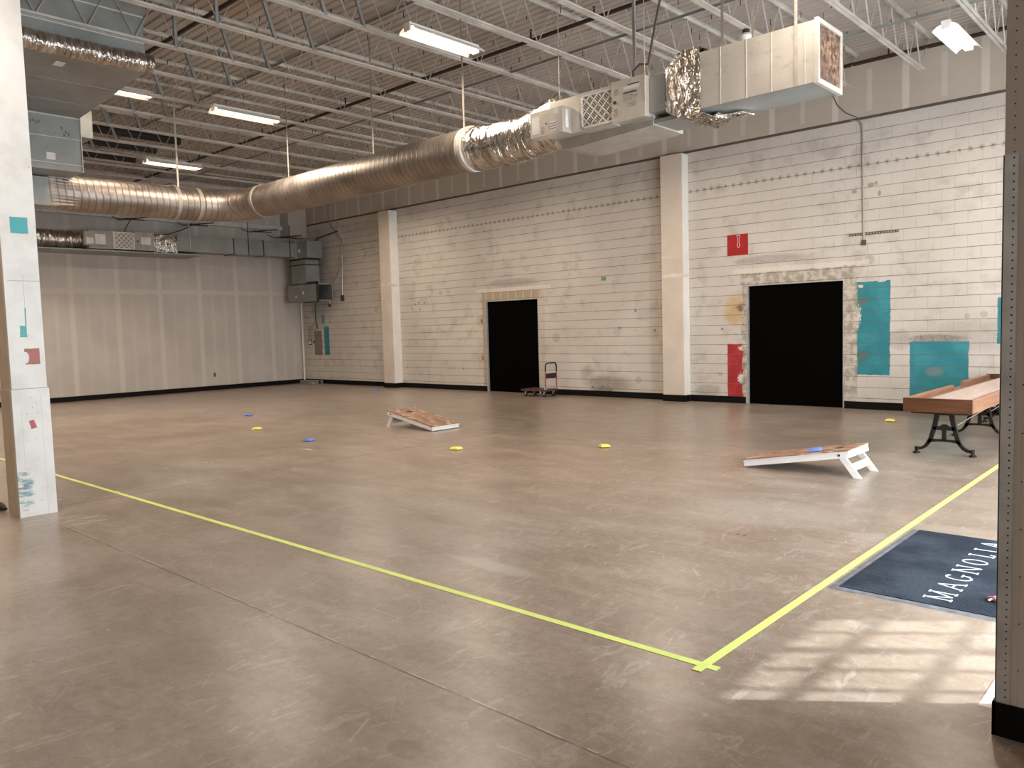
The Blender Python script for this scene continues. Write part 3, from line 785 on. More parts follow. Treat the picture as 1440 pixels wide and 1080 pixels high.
# wide flat plenum under and behind the unit with a rounded end
pr = [(-5.02, 4.06), (-5.02, 3.98), (-6.1, 3.92), (-6.3, 3.925), (-6.42, 3.95), (-6.48, 4.0), (-6.48, 4.06)]
MB().prism([(a, c+0) for a, c in pr], lambda a, b_, d: (a, d, b_), 7.95, 8.62)  .build('drain_pan', M['pan'], t, 'broad shallow pan under the cabinet')
MB().box(-5.015, -4.82, YU+.08, 8.36, 4.10, 4.50).build('outlet_collar', M['sheetg'], t)
MB().box(-5.36, -4.55, YU+.18, 8.5, 4.0, 4.045).box(-5.2, -4.9, 7.78, 7.80, 4.0, 4.03).build('support_rail', M['sheetg'], t)
tag(MB().tube([(-5.3, YU+.2, 4.515), (-5.32, YU+.2, 4.66), (-5.22, YU+.2, 4.72), (-5.12, YU+.22, 4.70), (-5.06, YU+.24, 5.0), (-4.96, YU+.3, 5.55), (-4.9, YU+.3, 6.4)], .014, 8).build('flexible_cable', M['conduitd'], smooth=True),
    'dark flexible cable looping down onto the air handler top', 'cable')

# rectangular duct with open filter end
t = thing('rectangular_duct', 'square sheet-metal duct at upper right with a dirty filter on its open end', 'duct', (-3.8, 8.1, 3.98))
MB().box(-4.36, -3.09, 7.80, 8.40, 3.995, 4.585).build('duct_body', M['sheet'], t, bevel=.003)
b = MB()
for q in (-4.09, -3.80, -3.53, -3.19): b.box(q-.004, q+.004, 7.793, 7.80, 3.995, 4.585)
b.build('standing_seam', M['sheet'], t)
MB().box(-3.0905, -3.05, 7.785, 8.415, 3.98, 4.03).box(-3.0905, -3.05, 7.785, 8.415, 4.555, 4.60).box(-3.0905, -3.05, 7.785, 7.825, 4.03, 4.555).box(-3.0905, -3.05, 8.375, 8.415, 4.03, 4.555).build('end_frame', M['sheet'], t)
MB().box(-3.0902, -3.065, 7.825, 8.375, 4.03, 4.555).build('filter_media', M['media'], t, 'brown dust-clogged filter mesh')
MB().box(-3.28, -3.16, 7.95, 8.08, 3.9925, 3.995).build('label_sticker', M['sticker'], t)
MB().box(-4.36, -3.09, 7.803, 8.397, 3.991, 3.9949).build('underside_shade', M['sheetg'], t, 'added grey sheet painting shade on the underside')  # darker sheet laid under the duct to paint its underside shade

# crumpled foil wrap joining handler to rectangular duct
t = thing('foil_wrap', 'crumpled shiny foil wrap between the air handler and the square duct', 'foil wrap', (-4.6, 8.1, 3.97))
b = MB(); rings = []; K = 15; P = 48
for i in range(K+1):
    u = i/K; x = -4.82 + .50*u
    hw = .22 + .105*min(1, u*2.2); zt = 4.52 + .13*min(1, u*2.2); zb = 4.08 - .12*min(1, u*1.4)
    for k in range(P):
        a = 2*PI*k/P; c, s = math.cos(a), math.sin(a); q = max(abs(c), abs(s))
        rr = 1 + random.uniform(-.035, .035) * (0 if i in (0, K) else 1)
        b.v.append(Vector((x + random.uniform(-.008, .008), 8.11 + hw*c/q*rr, (zt+zb)/2 + (zt-zb)/2*s/q*rr - (.05*math.sin(u*PI) if s < -.3 else 0))))
for i in range(K):
    for k in range(P): b.f.append([i*P+k, i*P+(k+1) % P, (i+1)*P+(k+1) % P, (i+1)*P+k])
b.build('foil_skin', M['foilz'], t, smooth=True)
b = MB(); pv = []
for i in range(9):
    pv += [Vector((-4.42 + i*.05, 7.86+i*.035, 3.96 + random.uniform(-.03, .03))), Vector((-4.40 + i*.055, 8.16+i*.02, 3.94 + random.uniform(-.03, .03)))]
b.v = pv + [v + Vector((0, 0, -.012)) for v in pv]
for i in range(8): b.f += [[2*i, 2*i+1, 2*i+3, 2*i+2], [18+2*i, 18+2*i+2, 18+2*i+3, 18+2*i+1]]
b.f += [[0, 18, 19, 1], [16, 17, 35, 34]] + [[2*i, 2*i+2, 20+2*i, 18+2*i] for i in range(8)] + [[2*i+1, 19+2*i, 21+2*i, 2*i+3] for i in range(8)]
b.build('loose_flap', M['foil'], t)

# hangers of the ducts
def strap(x, y, z0, z1, label, w=.035, mat='strap', th=.003):
    tag(MB().box(x-w/2, x+w/2, y-th/2, y+th/2, z0, z1).build('hanger_strap', M[mat]), label, 'duct hanger')
strap(-8.3, YD-.0, ZD+RD+.014, 6.46, 'pale metal hanger strap at the foil end of the round duct')
strap(-10.42, YD, ZD+RD, 6.40, 'pale metal hanger strap at the middle of the long duct run')
strap(-12.95, YD, ZD+RD, 6.40, 'pale metal hanger strap nearest the bend of the round duct')
tag(MB().box(XD-.002, XD+.002, 6.84, 6.875, ZD+RD-.05, 6.40).build('hanger_strap', M['strap']), 'metal hanger strap crossing in front of the farthest strip light', 'duct hanger')
strap(-3.27, 7.782, 3.99, 6.44, 'flat hanger strap running down the face of the square duct', .03, 'strap', .004)
strap(-3.87, 8.1, 4.588, 6.44, 'flat hanger strap behind the top of the square duct', .03)
strap(-4.22, 8.1, 4.62, 6.44, 'flat hanger strap by the foil wrap of the square duct', .035)
strap(-5.39, 8.15, 4.52, 6.44, 'grey strut hanger on top of the air handler', .035, 'steelg', .02)
for (x, lab) in ((-6.42, 'thin hanging rod at the left end of the air handler'), (-5.0, 'thin hanging rod in front of the air handler outlet')):
    z0 = 4.50 if x < -6 else 4.22
    yy = 7.99 if x < -6 else 7.76
    tag(MB().tube([(x, yy, z0 + (.0 if x > -6 else .005)), (x, yy, 6.44)], .006, 6).build('hanging_rod', M['strap']), lab, 'hanging rod')

# white round bell above the square duct
t = thing('ceiling_alarm', 'round white ceiling alarm peeking over the square duct', 'alarm', (-5.12, 10.72, 5.60))
MB().tube([(-5.22, 10.72, 5.63), (-5.22, 10.72, 5.70), (-5.22, 10.72, 5.74)], [.085, .10, .06], 20).build('dome', M['whitep'], t, smooth=True)
MB().tube([(-5.22, 10.72, 5.735), (-5.22, 10.72, 5.80)], .05, 14).build('mounting_box', M['dark'], t)

# ------------------------------------------------------------------ big grey plenum at upper left
t = thing('plenum', 'huge grey sheet-metal plenum box behind the white column at upper left', 'plenum', (-12.5, 3.9, 4.4))
yb = 4.90; ya = 2.75
MB().hexa([(-14.4, ya, 5.24), (-11.30, ya, 5.40), (-11.30, yb, 5.40), (-14.4, yb, 5.24)], [(-14.4, ya, 5.755), (-11.30, ya, 5.755), (-11.30, yb, 5.755), (-14.4, yb, 5.755)]).build('hood', M['sheetg'], t)
MB().box(-11.34, -11.30, ya, yb, 5.755, 6.46).build('upright_panel', M['sheetg'], t)
MB().box(-11.299, -11.294, ya, yb, 6.12, 6.14).box(-11.299, -11.294, ya, yb, 5.77, 5.785).build('panel_seam', M['stripe'], t)
lb = MB().box(-14.6, -13.86, ya, yb, 4.40, 5.30).build('lower_box', M['sheetg'], t)
MB().box(-13.8595, -13.85, ya, yb, 4.905, 4.915).box(-13.8595, -13.85, ya, yb, 4.50, 4.51).box(-13.8595, -13.84, yb-.012, yb, 4.4, 5.24).box(-13.86, -13.84, ya, yb, 5.235, 5.25).build('box_seam', M['stripe'], lb)
MB().box(-13.8595, -13.857, 4.37, 4.50, 4.55, 4.66).build('label_sticker', M['sticker'], lb)
MB().hexa([(-11.75, 3.85, 5.370), (-11.60, 3.85, 5.378), (-11.60, 3.97, 5.378), (-11.75, 3.97, 5.370)], [(-11.75, 3.85, 5.3765), (-11.60, 3.85, 5.3845), (-11.60, 3.97, 5.3845), (-11.75, 3.97, 5.3765)]).build('label_sticker', M['sticker'], t)
for q in (-12.3, -13.2): MB().box(q-.012, q+.012, ya, yb, 5.40+(q+11.3)*.0516-.004, 5.40+(q+11.3)*.0516+.004).build('bottom_seam', M['sheetg'], t)
# pencilled jottings
b = MB()
for i, (a, c) in enumerate(((4.16, 5.13), (4.20, 5.15), (4.24, 5.12), (4.28, 5.14), (4.60, 5.08), (4.66, 5.03), (4.63, 4.98), (4.70, 5.0))):
    b.bar((-13.857, a, c), (-13.857, a+.03, c-.035), .006, .003, (1, 0, 0)); b.bar((-13.857, a+.02, c), (-13.857, a+.012, c-.045), .006, .003, (1, 0, 0))
b.build('pencil_marks', M['ink'], lb)
MB().box(-14.65, -14.63, 3.2, 4.65, 4.36, 4.40).build('bottom_flange', M['cab'], t)
MB().box(-16.4, -15.0, 4.2, 5.50, 5.24, 5.72).build('branch_box', M['sheetg'], t, 'warm-lit smaller box behind the hood')

t = thing('foil_duct', 'slack silver foil duct strung along the grey plenum at upper left', 'flexible duct', (-11.15, 4, 5.3))
pts = []; rs = []
for i in range(41):
    u = i/40; pts.append((-11.165, 2.7 + 2.22*u, 5.47 - .02*math.sin(u*PI*1.0) + random.uniform(-.004, .004)))
    rs.append(.125 + (.006 if i % 2 else -.006) + random.uniform(-.006, .006))
MB().tube(pts, rs, 28).build('foil_sleeve', M['foily'], t, smooth=True)

# ------------------------------------------------------------------ second unit along the left wall
XU = -22.55
t = thing('air_handler', 'smaller air handler with lattice filter slung along the far left wall', 'air handler', (-22.9, 9, 4.1))
MB().box(-23.2, XU, 8.0, 8.62, 4.12, 4.62).build('fan_section', M['pan'], t, bevel=.004)
c2 = MB().box(XU+.001, XU+.1, 7.86, 8.42, 4.20, 4.56).build('control_box', M['pan'], t)
MB().box(XU+.1005, XU+.102, 8.12, 8.38, 4.24, 4.5).box(XU+.1005, XU+.102, 7.9, 8.08, 4.24, 4.4).build('label_sticker', M['sticker'], c2)
ff = MB().box(-23.2, XU-.02, 8.63, 9.18, 4.15, 4.60).build('filter', M['filt'], t, 'pleated filter behind a diamond lattice')
b = MB(); fn = lambda a, b_, d: (XU-.016+d, a, b_)
b.box(XU-.02, XU, 8.63, 9.18, 4.58, 4.61).box(XU-.02, XU, 8.63, 9.18, 4.14, 4.17).box(XU-.02, XU, 8.62, 8.65, 4.14, 4.61).box(XU-.02, XU, 9.16, 9.185, 4.14, 4.61)
lattice(b, fn, 8.65, 9.16, 4.17, 4.58, .13, .018, .008)
b.build('filter_lattice', M['whitep'], ff)
c3 = MB().box(-23.2, XU, 9.19, 9.72, 4.13, 4.64).build('coil_section', M['pan'], t, bevel=.004)
MB().box(XU+.0005, XU+.003, 9.36, 9.62, 4.3, 4.5).build('label_sticker', M['sticker'], c3)
MB().tube([(XU, 9.27, 4.38), (XU+.01, 9.27, 4.38)], .025, 12).build('knob', M['ink'], c3)
MB().box(-23.5, -22.35, 6.7, 11.05, 4.045, 4.075).build('drain_tray', M['sheetg'], t)
t = thing('foil_duct', 'dark crinkled foil duct feeding the left wall unit behind the column', 'flexible duct', (-22.85, 7.2, 4.1))
pts = []; rs = []
for i in range(45):
    u = i/44; pts.append((-22.85, 5.6 + 2.38*u, 4.36 + .02*math.sin(u*7))); rs.append(.245 + (.009 if i % 2 else -.009) + random.uniform(-.012, .012))
MB().tube(pts, rs, 28).build('foil_sleeve', M['foily'], t, smooth=True)
t = thing('foil_wrap', 'bright crumpled foil wrap after the left wall unit', 'foil wrap', (-22.85, 10, 4.08))
b = MB(); P = 40; K = 12
for i in range(K+1):
    yy = 9.73 + .66*i/K
    for k in range(P):
        a = 2*PI*k/P; c, s = math.cos(a), math.sin(a); q = max(abs(c), abs(s))**.7
        rr = 1 + random.uniform(-.05, .05)
        b.v.append(Vector((-22.86 + .28*c/q*rr, yy, 4.37 + .26*s/q*rr - (.04 if s < -.4 else 0))))
for i in range(K):
    for k in range(P): b.f.append([i*P+k, i*P+(k+1) % P, (i+1)*P+(k+1) % P, (i+1)*P+k])
b.f.append(list(range(P))[::-1]); b.f.append([K*P+k for k in range(P)])
b.build('foil_skin', M['foilz'], t, smooth=True)
# rectangular duct to the corner, drop and open boot
t = thing('rectangular_duct', 'grey rectangular duct along the left wall dropping in the room corner', 'duct', (-22.9, 12.5, 2.7))
MB().box(-23.12, XU, 10.39, 14.28, 4.17, 4.63).build('wall_run', M['sheetg'], t)
for q in (12.1, 13.1): MB().box(-23.14, XU+.012, q, q+.03, 4.155, 4.645).build('joint_flange', M['dark'], t)
MB().box(-23.14, XU+.02, 14.2, 14.3, 4.12, 4.68).box(-23.1, -21.95, 14.30, 14.85, 4.12, 4.66).build('corner_box', M['sheetg'], t)
MB().box(-22.45, -22.35, 14.285, 14.3, 4.3, 4.42).box(-22.55, -22.54, 14.28, 14.3, 4.2, 4.6).build('label_sticker', M['sticker'], t)
MB().box(-23.0, -22.15, 14.35, 14.85, 3.31, 4.10).build('drop_section', M['sheetg'], t)
MB().box(-23.05, -22.1, 14.32, 14.88, 3.9, 3.93).box(-23.05, -22.1, 14.32, 14.88, 4.07, 4.11).box(-23.05, -22.1, 14.32, 14.88, 3.27, 3.31).build('joint_flange', M['dark'], t)
MB().box(-23.2, -21.45, 14.30, 14.33, 2.72, 3.27).box(-23.2, -21.45, 14.83, 14.86, 2.72, 3.27).box(-23.2, -21.45, 14.33, 14.83, 3.24, 3.27).box(-23.2, -21.45, 14.33, 14.83, 2.72, 2.75).box(-23.2, -23.17, 14.33, 14.83, 2.75, 3.24).build('outlet_boot', M['sheetg'], t, 'horizontal boot with open right-hand mouth')
MB().box(-21.49, -21.42, 14.27, 14.31, 2.68, 3.31).box(-22.0, -21.42, 14.27, 14.31, 3.26, 3.34).box(-22.2, -21.42, 14.27, 14.31, 2.67, 2.70).build('boot_rim', M['dark'], t)
MB().box(-22.33, -22.25, 14.297, 14.3, 2.95, 3.06).build('label_sticker', M['sticker'], t)
MB().box(-22.75, -22.68, 14.297, 14.3, 2.86, 2.93).build('label_sticker', M['sticker'], t)
for (y, lab) in ((10.75, 'thin rod holding the left wall duct beside its foil wrap'), (12.6, 'thin rod holding the middle of the left wall duct'), (14.05, 'thin rod holding the corner end of the left wall duct')):
    tag(MB().box(XU+.004, XU+.016, y-.012, y+.012, 4.16, 5.17).build('hanging_rod', M['dark' if y > 12 else 'strap']), lab, 'hanging rod')

# ledge beam above and tangled brackets
struct(MB().box(XL+.001, XL+.16, 4.0, 14.4, 5.13, 5.27).build('trim_3', M['stripe']))
struct(MB().box(XL+.001, XL+.5, 14.42, YB-.035, 4.9, DECK-.01).build('trim_4', M['dwb']))
for i, (y, z) in enumerate(((9.35, 5.05), (11.2, 5.03), (13.3, 4.98), (14.2, 4.85))):
    b = MB(); rr = random.Random(i)
    x0 = -22.9
    b.bar((x0-.3, y-.3, z-.02), (x0+.3, y+.35, z+.04), .03, .03); b.bar((x0-.25, y-.15, z+.02), (x0+.2, y+.2, z-.06), .02, .03); b.bar((x0, y-.4, z-.05), (x0+.02, y+.1, z-.03), .025, .025)
    b.bar((x0-.3, y-.3, z-.02), (XL+.1, y-.35, z+.12), .02, .02)
    if i == 0: b.tube([(x0, y-.1, z-.04), (x0-.02, y-.25, z-.3), (x0+.0, y-.3, z-.5), (x0+.1, y-.35, z-.62), (x0+.28, y-.5, z-.6), (x0+.3, y-.8, 4.5)], .012, 6)
    if i == 1: b.tube([(x0, y-.2, z-.04), (x0, y-.5, z-.2), (x0, y-.9, z-.35), (x0, y-1.1, 4.645)], .015, 6)
    tag(b.build('pipe_bracket', M['dark']), ('tangled dark steel bracket below the left wall ledge, %s from the column' % ('nearest', 'second', 'third', 'farthest')[i]), 'bracket')

# ------------------------------------------------------------------ conduits on the back wall
def conduit(pts, r, label, mat='conduit', box=None):
    base = pts[-1]
    t = thing('conduit', label, 'conduit', base)
    MB().tube(pts, r, 8).build('conduit_pipe', M[mat], t, smooth=True)
    if box: MB().box(box[0]-box[2], box[0]+box[2], YB-.05, YB-.002, box[1]-box[2]*1.3, box[1]+box[2]*1.3).build('junction_box', M['dark' if mat != 'conduit' else 'conduitd'], t)
    return t
YC = YB-.026
conduit([(-5.32, YC, 5.30), (-5.18, YC, 5.28), (-5.13, YC, 5.2), (-5.12, YC, 5.0), (-5.09, YC, 3.12)], .013, 'thin vertical conduit above the perforated strut right of the right-hand door', box=(-5.09, 3.07, .035))
tag(MB().tube([(-5.85, YC-.02, 6.3), (-5.78, YC-.02, 6.12), (-5.56, YC-.02, 5.62), (-5.40, YC-.03, 5.45), (-5.2, YC-.04, 5.33)], .007, 6).build('wall_cable', M['conduitd'], smooth=True), 'dark cable hanging across the drywall band below the square duct', 'cable')
conduit([(-21.80, YC, 5.9), (-21.80, YC, 5.25), (-21.72, YC, 5.1), (-21.26, YC, 4.66), (-21.21, YC, 4.5), (-21.3, YC, 2.9)], .02, 'bent conduit running down to a purple-grey box near the left corner', box=(-21.3, 2.8, .07))
conduit([(-21.35, YC, 3.85), (-21.42, YC, 3.7), (-21.93, YC, 3.2), (-22.0, YC, 3.05), (-22.03, YC, 2.66)], .02, 'short kinked conduit ending beside the open duct boot', box=(-22.03, 2.6, .04))
conduit([(-21.45, YC, 4.95), (-22.6, YC, 4.82), (-22.75, YC, 4.72), (-22.8, YC, 4.3)], .024, 'dark elbowed conduit behind the corner duct', 'conduitd')
conduit([(-22.86, YC, 2.7), (-22.88, YC, 2.05), (-22.8, YC, 1.85)], .02, 'dark conduit dropping toward the bare grey panel mark', 'conduitd')
t = thing('wall_switch', 'small framed switch plate low on the block wall by the left corner', 'switch', (-23.3, YB-.01, 1.3))
MB().box(-23.38, -23.2, YB-.014, YB-.001, 1.30, 1.48).build('switch_plate', M['dark'], t); MB().box(-23.35, -23.23, YB-.02, YB-.014, 1.33, 1.45).build('switch_face', M['sticker'], t)
MB().box(-23.12, -23.05, YB-.014, YB-.001, 1.36, 1.44).build('knockout', M['dark'], t)
t = thing('wall_outlet', 'black outlet plate low on the taped left drywall', 'outlet', (XL+.01, 11.85, .42))
MB().box(XL+.001, XL+.01, 11.815, 11.885, .42, .54).build('cover_plate', M['dark'], t); MB().box(XL+.01, XL+.013, 11.835, 11.865, .45, .47).box(XL+.01, XL+.013, 11.835, 11.865, .49, .51).build('socket', M['jambw'], t)
b = MB().box(-11.035, -10.90, YB-.006, YB-.001, 2.735, 2.83)
tag(b.build('wall_plate', simple('green_plate', (.16, .28, .17), .6)), 'small green plate on the block wall between pilaster and left-hand door', 'plate')
# perforated strut
b = MB().box(-5.36, -4.50, YB-.012, YB-.002, 3.205, 3.25)
t = tag(b.build('perforated_strut', M['conduitd']), 'short horizontal perforated steel strut right above the right-hand door', 'strut')
for k in range(17): MB().box(-5.335+.05*k, -5.31+.05*k, YB-.0135, YB-.012, 3.218, 3.238).build('slot', M['strap'], t)
# thin white pole and metal beam in the corner
tag(MB().tube([(-23.5, 14.98, .1), (-23.53, 14.99, 2.7)], .02, 8).build('corner_pole', M['pilw'], smooth=True), 'thin white pole standing in the far left corner', 'pole')
b = MB().box(-23.62, -22.6, 14.86, 14.92, 0, .11).box(-23.62, -22.6, 14.92, 15.10, .10, .11).box(-23.62, -22.6, 15.06, 15.1, 0, .10)
tag(b.build('metal_channel', simple('grey_channel', (.30, .29, .30), .5, .3)), 'grey metal channel lying on the floor in the far left corner', 'channel')
tag(MB().tube([(-22.78, 14.7, .03), (-22.66, 14.72, .05), (-22.55, 14.68, .03), (-22.45, 14.7, .02)], [.02, .035, .03, .012], 7).build('scrap_fitting', M['jambw']), 'small pale scrap fitting lying in front of the metal channel', 'scrap')

# red wall sign with a white arrow
t = thing('wall_sign', 'square red sign with a white outlined down arrow above the red paint strip', 'sign', (-7.585, YB-.004, 3.04))
MB().box(-7.815, -7.36, YB-.006, YB-.001, 3.045, 3.47).build('sign_panel', M['red'], t)
def arrow_outline(cx, z0, z1, w):
    o = []
    P_ = [(-.030, z1), (-.018, z1-.022), (0, z1-.010), (.018, z1-.022), (.030, z1), (.034, z1-.02), (.030, z1-.05), (.014, z1-.062), (.014, z0+.065), (.034, z0+.05), (.020, z0+.022), (0, z0), (-.020, z0+.022), (-.034, z0+.05), (-.014, z0+.065), (-.014, z1-.062), (-.030, z1-.05), (-.034, z1-.02)]
    b = MB()
    for i in range(len(P_)):
        a, c = P_[i], P_[(i+1) % len(P_)]
        b.bar((cx+a[0], YB-.0075, a[1]), (cx+c[0], YB-.0075, c[1]), w, .002, (0, 1, 0))
    return b
arrow_outline(-7.565, 3.20, 3.455, .006).build('arrow', M['whitep'], t, 'white outlined arrow pointing down')

# ------------------------------------------------------------------ floor tape
def strip(p0, p1, w, name, label):
    p0, p1 = Vector((*p0, .0012)), Vector((*p1, .0012))
    b = MB().bar(p0, p1, w, .0016)
    tag(b.build(name, M['tape'], origin=((p0.x+p1.x)/2, (p0.y+p1.y)/2, 0)), label, 'floor tape')
strip((-13.3, 3.29), (-1.83, 3.415), .05, 'floor_tape', 'lime yellow floor tape line running left past the white column')
b = MB().bar((-1.905, 3.33, .0030), (-1.94, 12.0, .0030), .05, .0016)
tag(b.build('floor_tape', M['tape']), 'lime yellow floor tape line running from the corner cross toward the block wall', 'floor tape')

# ------------------------------------------------------------------ mat
t = thing('floor_mat', 'dark blue-black entrance mat lettered MAGNOLIA at the right', 'mat', (-1.27, 5.81, 0))
b = MB(); x0, x1, ya, yb2 = -1.87, -.66, 4.91, 6.71; e = .055
b.hexa([(x0, ya, .0005), (x1, ya, .0005), (x1, yb2, .0005), (x0, yb2, .0005)], [(x0+.03, ya+.03, .006), (x1-.03, ya+.03, .006), (x1-.03, yb2-.03, .006), (x0+.03, yb2-.03, .006)])
b.build('rubber_edge', M['border'], t, 'grey rubber border')
MB().box(x0+e, x1-e, ya+e, yb2-.03, .004, .010).build('pile', M['mat'], t)
LT = {
 'M': ([((0, 0), (0, 1)), ((0, 1), (.5, .05)), ((.5, .05), (1, 1)), ((1, 1), (1, 0))], [(0, 0), (1, 0), (0, 1), (1, 1)], .125),
 'A': ([((0, 0), (.5, 1)), ((.5, 1), (1, 0)), ((.22, .38), (.78, .38))], [(0, 0), (1, 0)], .115),
 'N': ([((0, 0), (0, 1)), ((0, 1), (1, 0)), ((1, 0), (1, 1))], [(0, 0), (0, 1), (1, 1)], .12),
 'L': ([((.3, 0), (.3, 1)), ((.3, 0), (1, 0)), ((1, 0), (1, .2))], [(.3, 0), (.3, 1)], .07),
 'I': ([((.5, 0), (.5, 1))], [(.5, 0), (.5, 1)], .05)}
def letter(ch, yc):
    H = .145; b = MB(); fn = lambda u, v: Vector((-1.208 - v*H, yc + u, .0112))
    def seg(p, q, w=.013): b.bar(fn(*p), fn(*q), w, .0022)
    if ch in LT:
        segs, ser, W = LT[ch]
        for p, q in segs: seg(((p[0]-.5)*W, p[1]), ((q[0]-.5)*W, q[1]))
        for s in ser: seg(((s[0]-.5)*W-.021, s[1]), ((s[0]-.5)*W+.021, s[1]), .012)
    else:
        n = 28; pts = []
        for k in range(n+1):
            a = 2*PI*k/n
            if ch == 'G' and (a > 2*PI*.93 or a < 2*PI*.115): continue
            pts.append((.052*math.cos(a), .5+.5*math.sin(a)))
        for p, q in zip(pts, pts[1:]): seg(p, q)
        if ch == 'G': seg((.052, .12), (.052, .42)); seg((.02, .42), (.075, .42), .012)
    ob = b.build('letter_%s' % ch.lower(), M['letters'], t)
for ch, yc in zip('MAGNOLIA', (5.15, 5.38, 5.58, 5.795, 6.005, 6.20, 6.35, 6.53)): letter(ch, yc)
t = thing('hair_clip', 'small pink and white plastic clip lying on the entrance mat', 'hair clip', (-1.0, 5.22, .011))
MB().tube([(-1.05, 5.26, .02), (-1.01, 5.23, .03), (-.96, 5.20, .02)], [.008, .016, .008], 8).build('clip_body', M['pink'], t)
MB().tube([(-1.04, 5.21, .018), (-1.0, 5.24, .036), (-.97, 5.27, .02)], [.006, .009, .006], 8).build('clip_jaw', M['whitep'], t)

# ------------------------------------------------------------------ cornhole boards
def cornhole(cx, cy, sgn, label):
    """low end at cx, board rises toward sgn*x; cy = board middle"""
    t = thing('cornhole_board', label, 'cornhole board', (cx, cy, 0))
    L, W, zl, zh, fh = 1.21, .61, .095, .305, .085
    d = Vector((sgn*L, 0, zh-zl)).normalized(); nrm = Vector((-sgn*d.z*1, 0, abs(d.x))); nrm = Vector((-d.z*sgn, 0, abs(d.x)))
    o = Vector((cx, cy, zl))
    def pt(u, v, w): return o + d*u + Vector((0, v, 0)) + nrm*w
    # top sheet with a round hole
    b = MB(); n = 32; hc = L-.23; r = .076
    outer = []
    for k in range(n):
        a = 2*PI*k/n; c, s = math.cos(a), math.sin(a)
        tx = ((L+.008-hc) if c > 0 else (hc+.008)) / max(abs(c), 1e-6); ty = (W/2+.008)/max(abs(s), 1e-6); q = min(tx, ty)
        outer.append((hc + c*q, s*q))
    for cu, cv in ((L+.008, W/2+.008), (L+.008, -W/2-.008), (-.008, W/2+.008), (-.008, -W/2-.008)):
        k = min(range(n), key=lambda i: (outer[i][0]-cu)**2 + (outer[i][1]-cv)**2); outer[k] = (cu, cv)
    inner = [(hc + r*math.cos(2*PI*k/n), r*math.sin(2*PI*k/n)) for k in range(n)]
    vs = [pt(u, v, 0) for u, v in outer] + [pt(u, v, 0) for u, v in inner] + [pt(u, v, -.012) for u, v in outer] + [pt(u, v, -.012) for u, v in inner]
    fs = []
    for k in range(n):
        k2 = (k+1) % n
        fs += [[k, k2, n+k2, n+k], [2*n+k, 3*n+k, 3*n+k2, 2*n+k2], [k, 2*n+k, 2*n+k2, k2], [n+k, n+k2, 3*n+k2, 3*n+k]]
    b.add(vs, fs).build('deck_board', M['board'], t, 'worn brown plywood deck with a round hole')
    b = MB(); th = .03
    def rail(u0, u1, v0, v1):
        b.hexa([pt(u0, v0, -fh), pt(u1, v0, -fh), pt(u1, v1, -fh), pt(u0, v1, -fh)], [pt(u0, v0, -.0125), pt(u1, v0, -.0125), pt(u1, v1, -.0125), pt(u0, v1, -.0125)])
    rail(0, L, -W/2, -W/2+th); rail(0, L, W/2-th, W/2); rail(0, th, -W/2+th, W/2-th); rail(L-th, L, -W/2+th, W/2-th)
    b.build('frame', M['white'], t)
    top = pt(L-.1, 0, -fh*.6); 
    for s in (-1, 1):
        v = s*(W/2-th-.02)
        a = Vector((top.x, cy+v, top.z)); f_ = Vector((cx + sgn*(L+.07 if sgn > 0 else L+.03), cy+v, .0))
        dd = (f_-a).normalized(); w = Vector((.04, 0, 0))
        b = MB().hexa([f_ - w + Vector((0, -.017, 0)), f_ + w + Vector((0, -.017, 0)), f_ + w + Vector((0, .017, 0)), f_ - w + Vector((0, .017, 0))],
                      [a - w + Vector((0, -.017, 0)), a + w + Vector((0, -.017, 0)), a + w + Vector((0, .017, 0)), a - w + Vector((0, .017, 0))])
        b.build('leg', M['white'], t)
    a = a.lerp(f_, .55)
    MB().box(a.x-.012+.02*sgn, a.x+.012+.02*sgn, cy-W/2+th+.04, cy+W/2-th-.04, a.z-.04, a.z+.04).build('cross_brace', M['white'], t)
    for s in (-1, 1):
        q = pt(L-.1, s*(W/2+.001), -fh*.6); MB().tube([q, q + Vector((0, s*.008, 0))], .012, 8).build('bolt', M['dark'], t)
    return pt
cornhole(-9.845, 8.985, -1, 'farther cornhole board with its legs at the left end, mid floor')
ptB = cornhole(-4.21, 8.80, 1, 'nearer cornhole board at the right with a blue bag on it')

# bean bags
def bag(mat, loc, rz, label, cat='bean bag', seed=0, group=None, tilt=None):
    rr = random.Random(seed); n = 8; b = MB(); h = .076; vs = []
    for side in (1, -1):
        for i in range(n+1):
            for j in range(n+1):
                u, v = i/n*2-1, j/n*2-1
                e = max(0, 1-u**4)*max(0, 1-v**4)
                bul = .030*e**.5 * (1 if side > 0 else .25) + rr.uniform(-.003, .003)*e
                pin = 1 - .10*(1-abs(u)*abs(v)) * (1 if max(abs(u), abs(v)) > .9 else 0)
                vs.append((u*h*pin, v*h*pin, .010 + side*bul if side > 0 else .010 - min(.0095, bul)))
    m_ = (n+1)**2
    fs = []
    for i in range(n):
        for j in range(n):
            a = i*(n+1)+j; fs += [[a, a+n+1, a+n+2, a+1], [m_+a, m_+a+1, m_+a+n+2, m_+a+n+1]]
    ed = [i*(n+1) for i in range(n)] + [n*(n+1)+j for j in range(n)] + [(n-i)*(n+1)+n for i in range(n)] + [n-j for j in range(n)]
    for k in range(len(ed)):
        a, c = ed[k], ed[(k+1) % len(ed)]; fs.append([a, c, m_+c, m_+a])
    b.add(vs, fs)
    ob = b.build('bean_bag', mat, smooth=True, origin=(0, 0, 0)); ob.location = loc
    ob.rotation_euler = (0, 0, rz) if tilt is None else (0, tilt, rz)
    tag(ob, label, cat, group)
bag(M['yel'], (-8.10, 7.56, .001), .3, 'yellow bean bag on the floor right below the farther cornhole board', seed=1)
bag(M['yel'], (-6.46, 8.86, .001), 1.0, 'yellow bean bag on the floor midway between the two cornhole boards', seed=2)
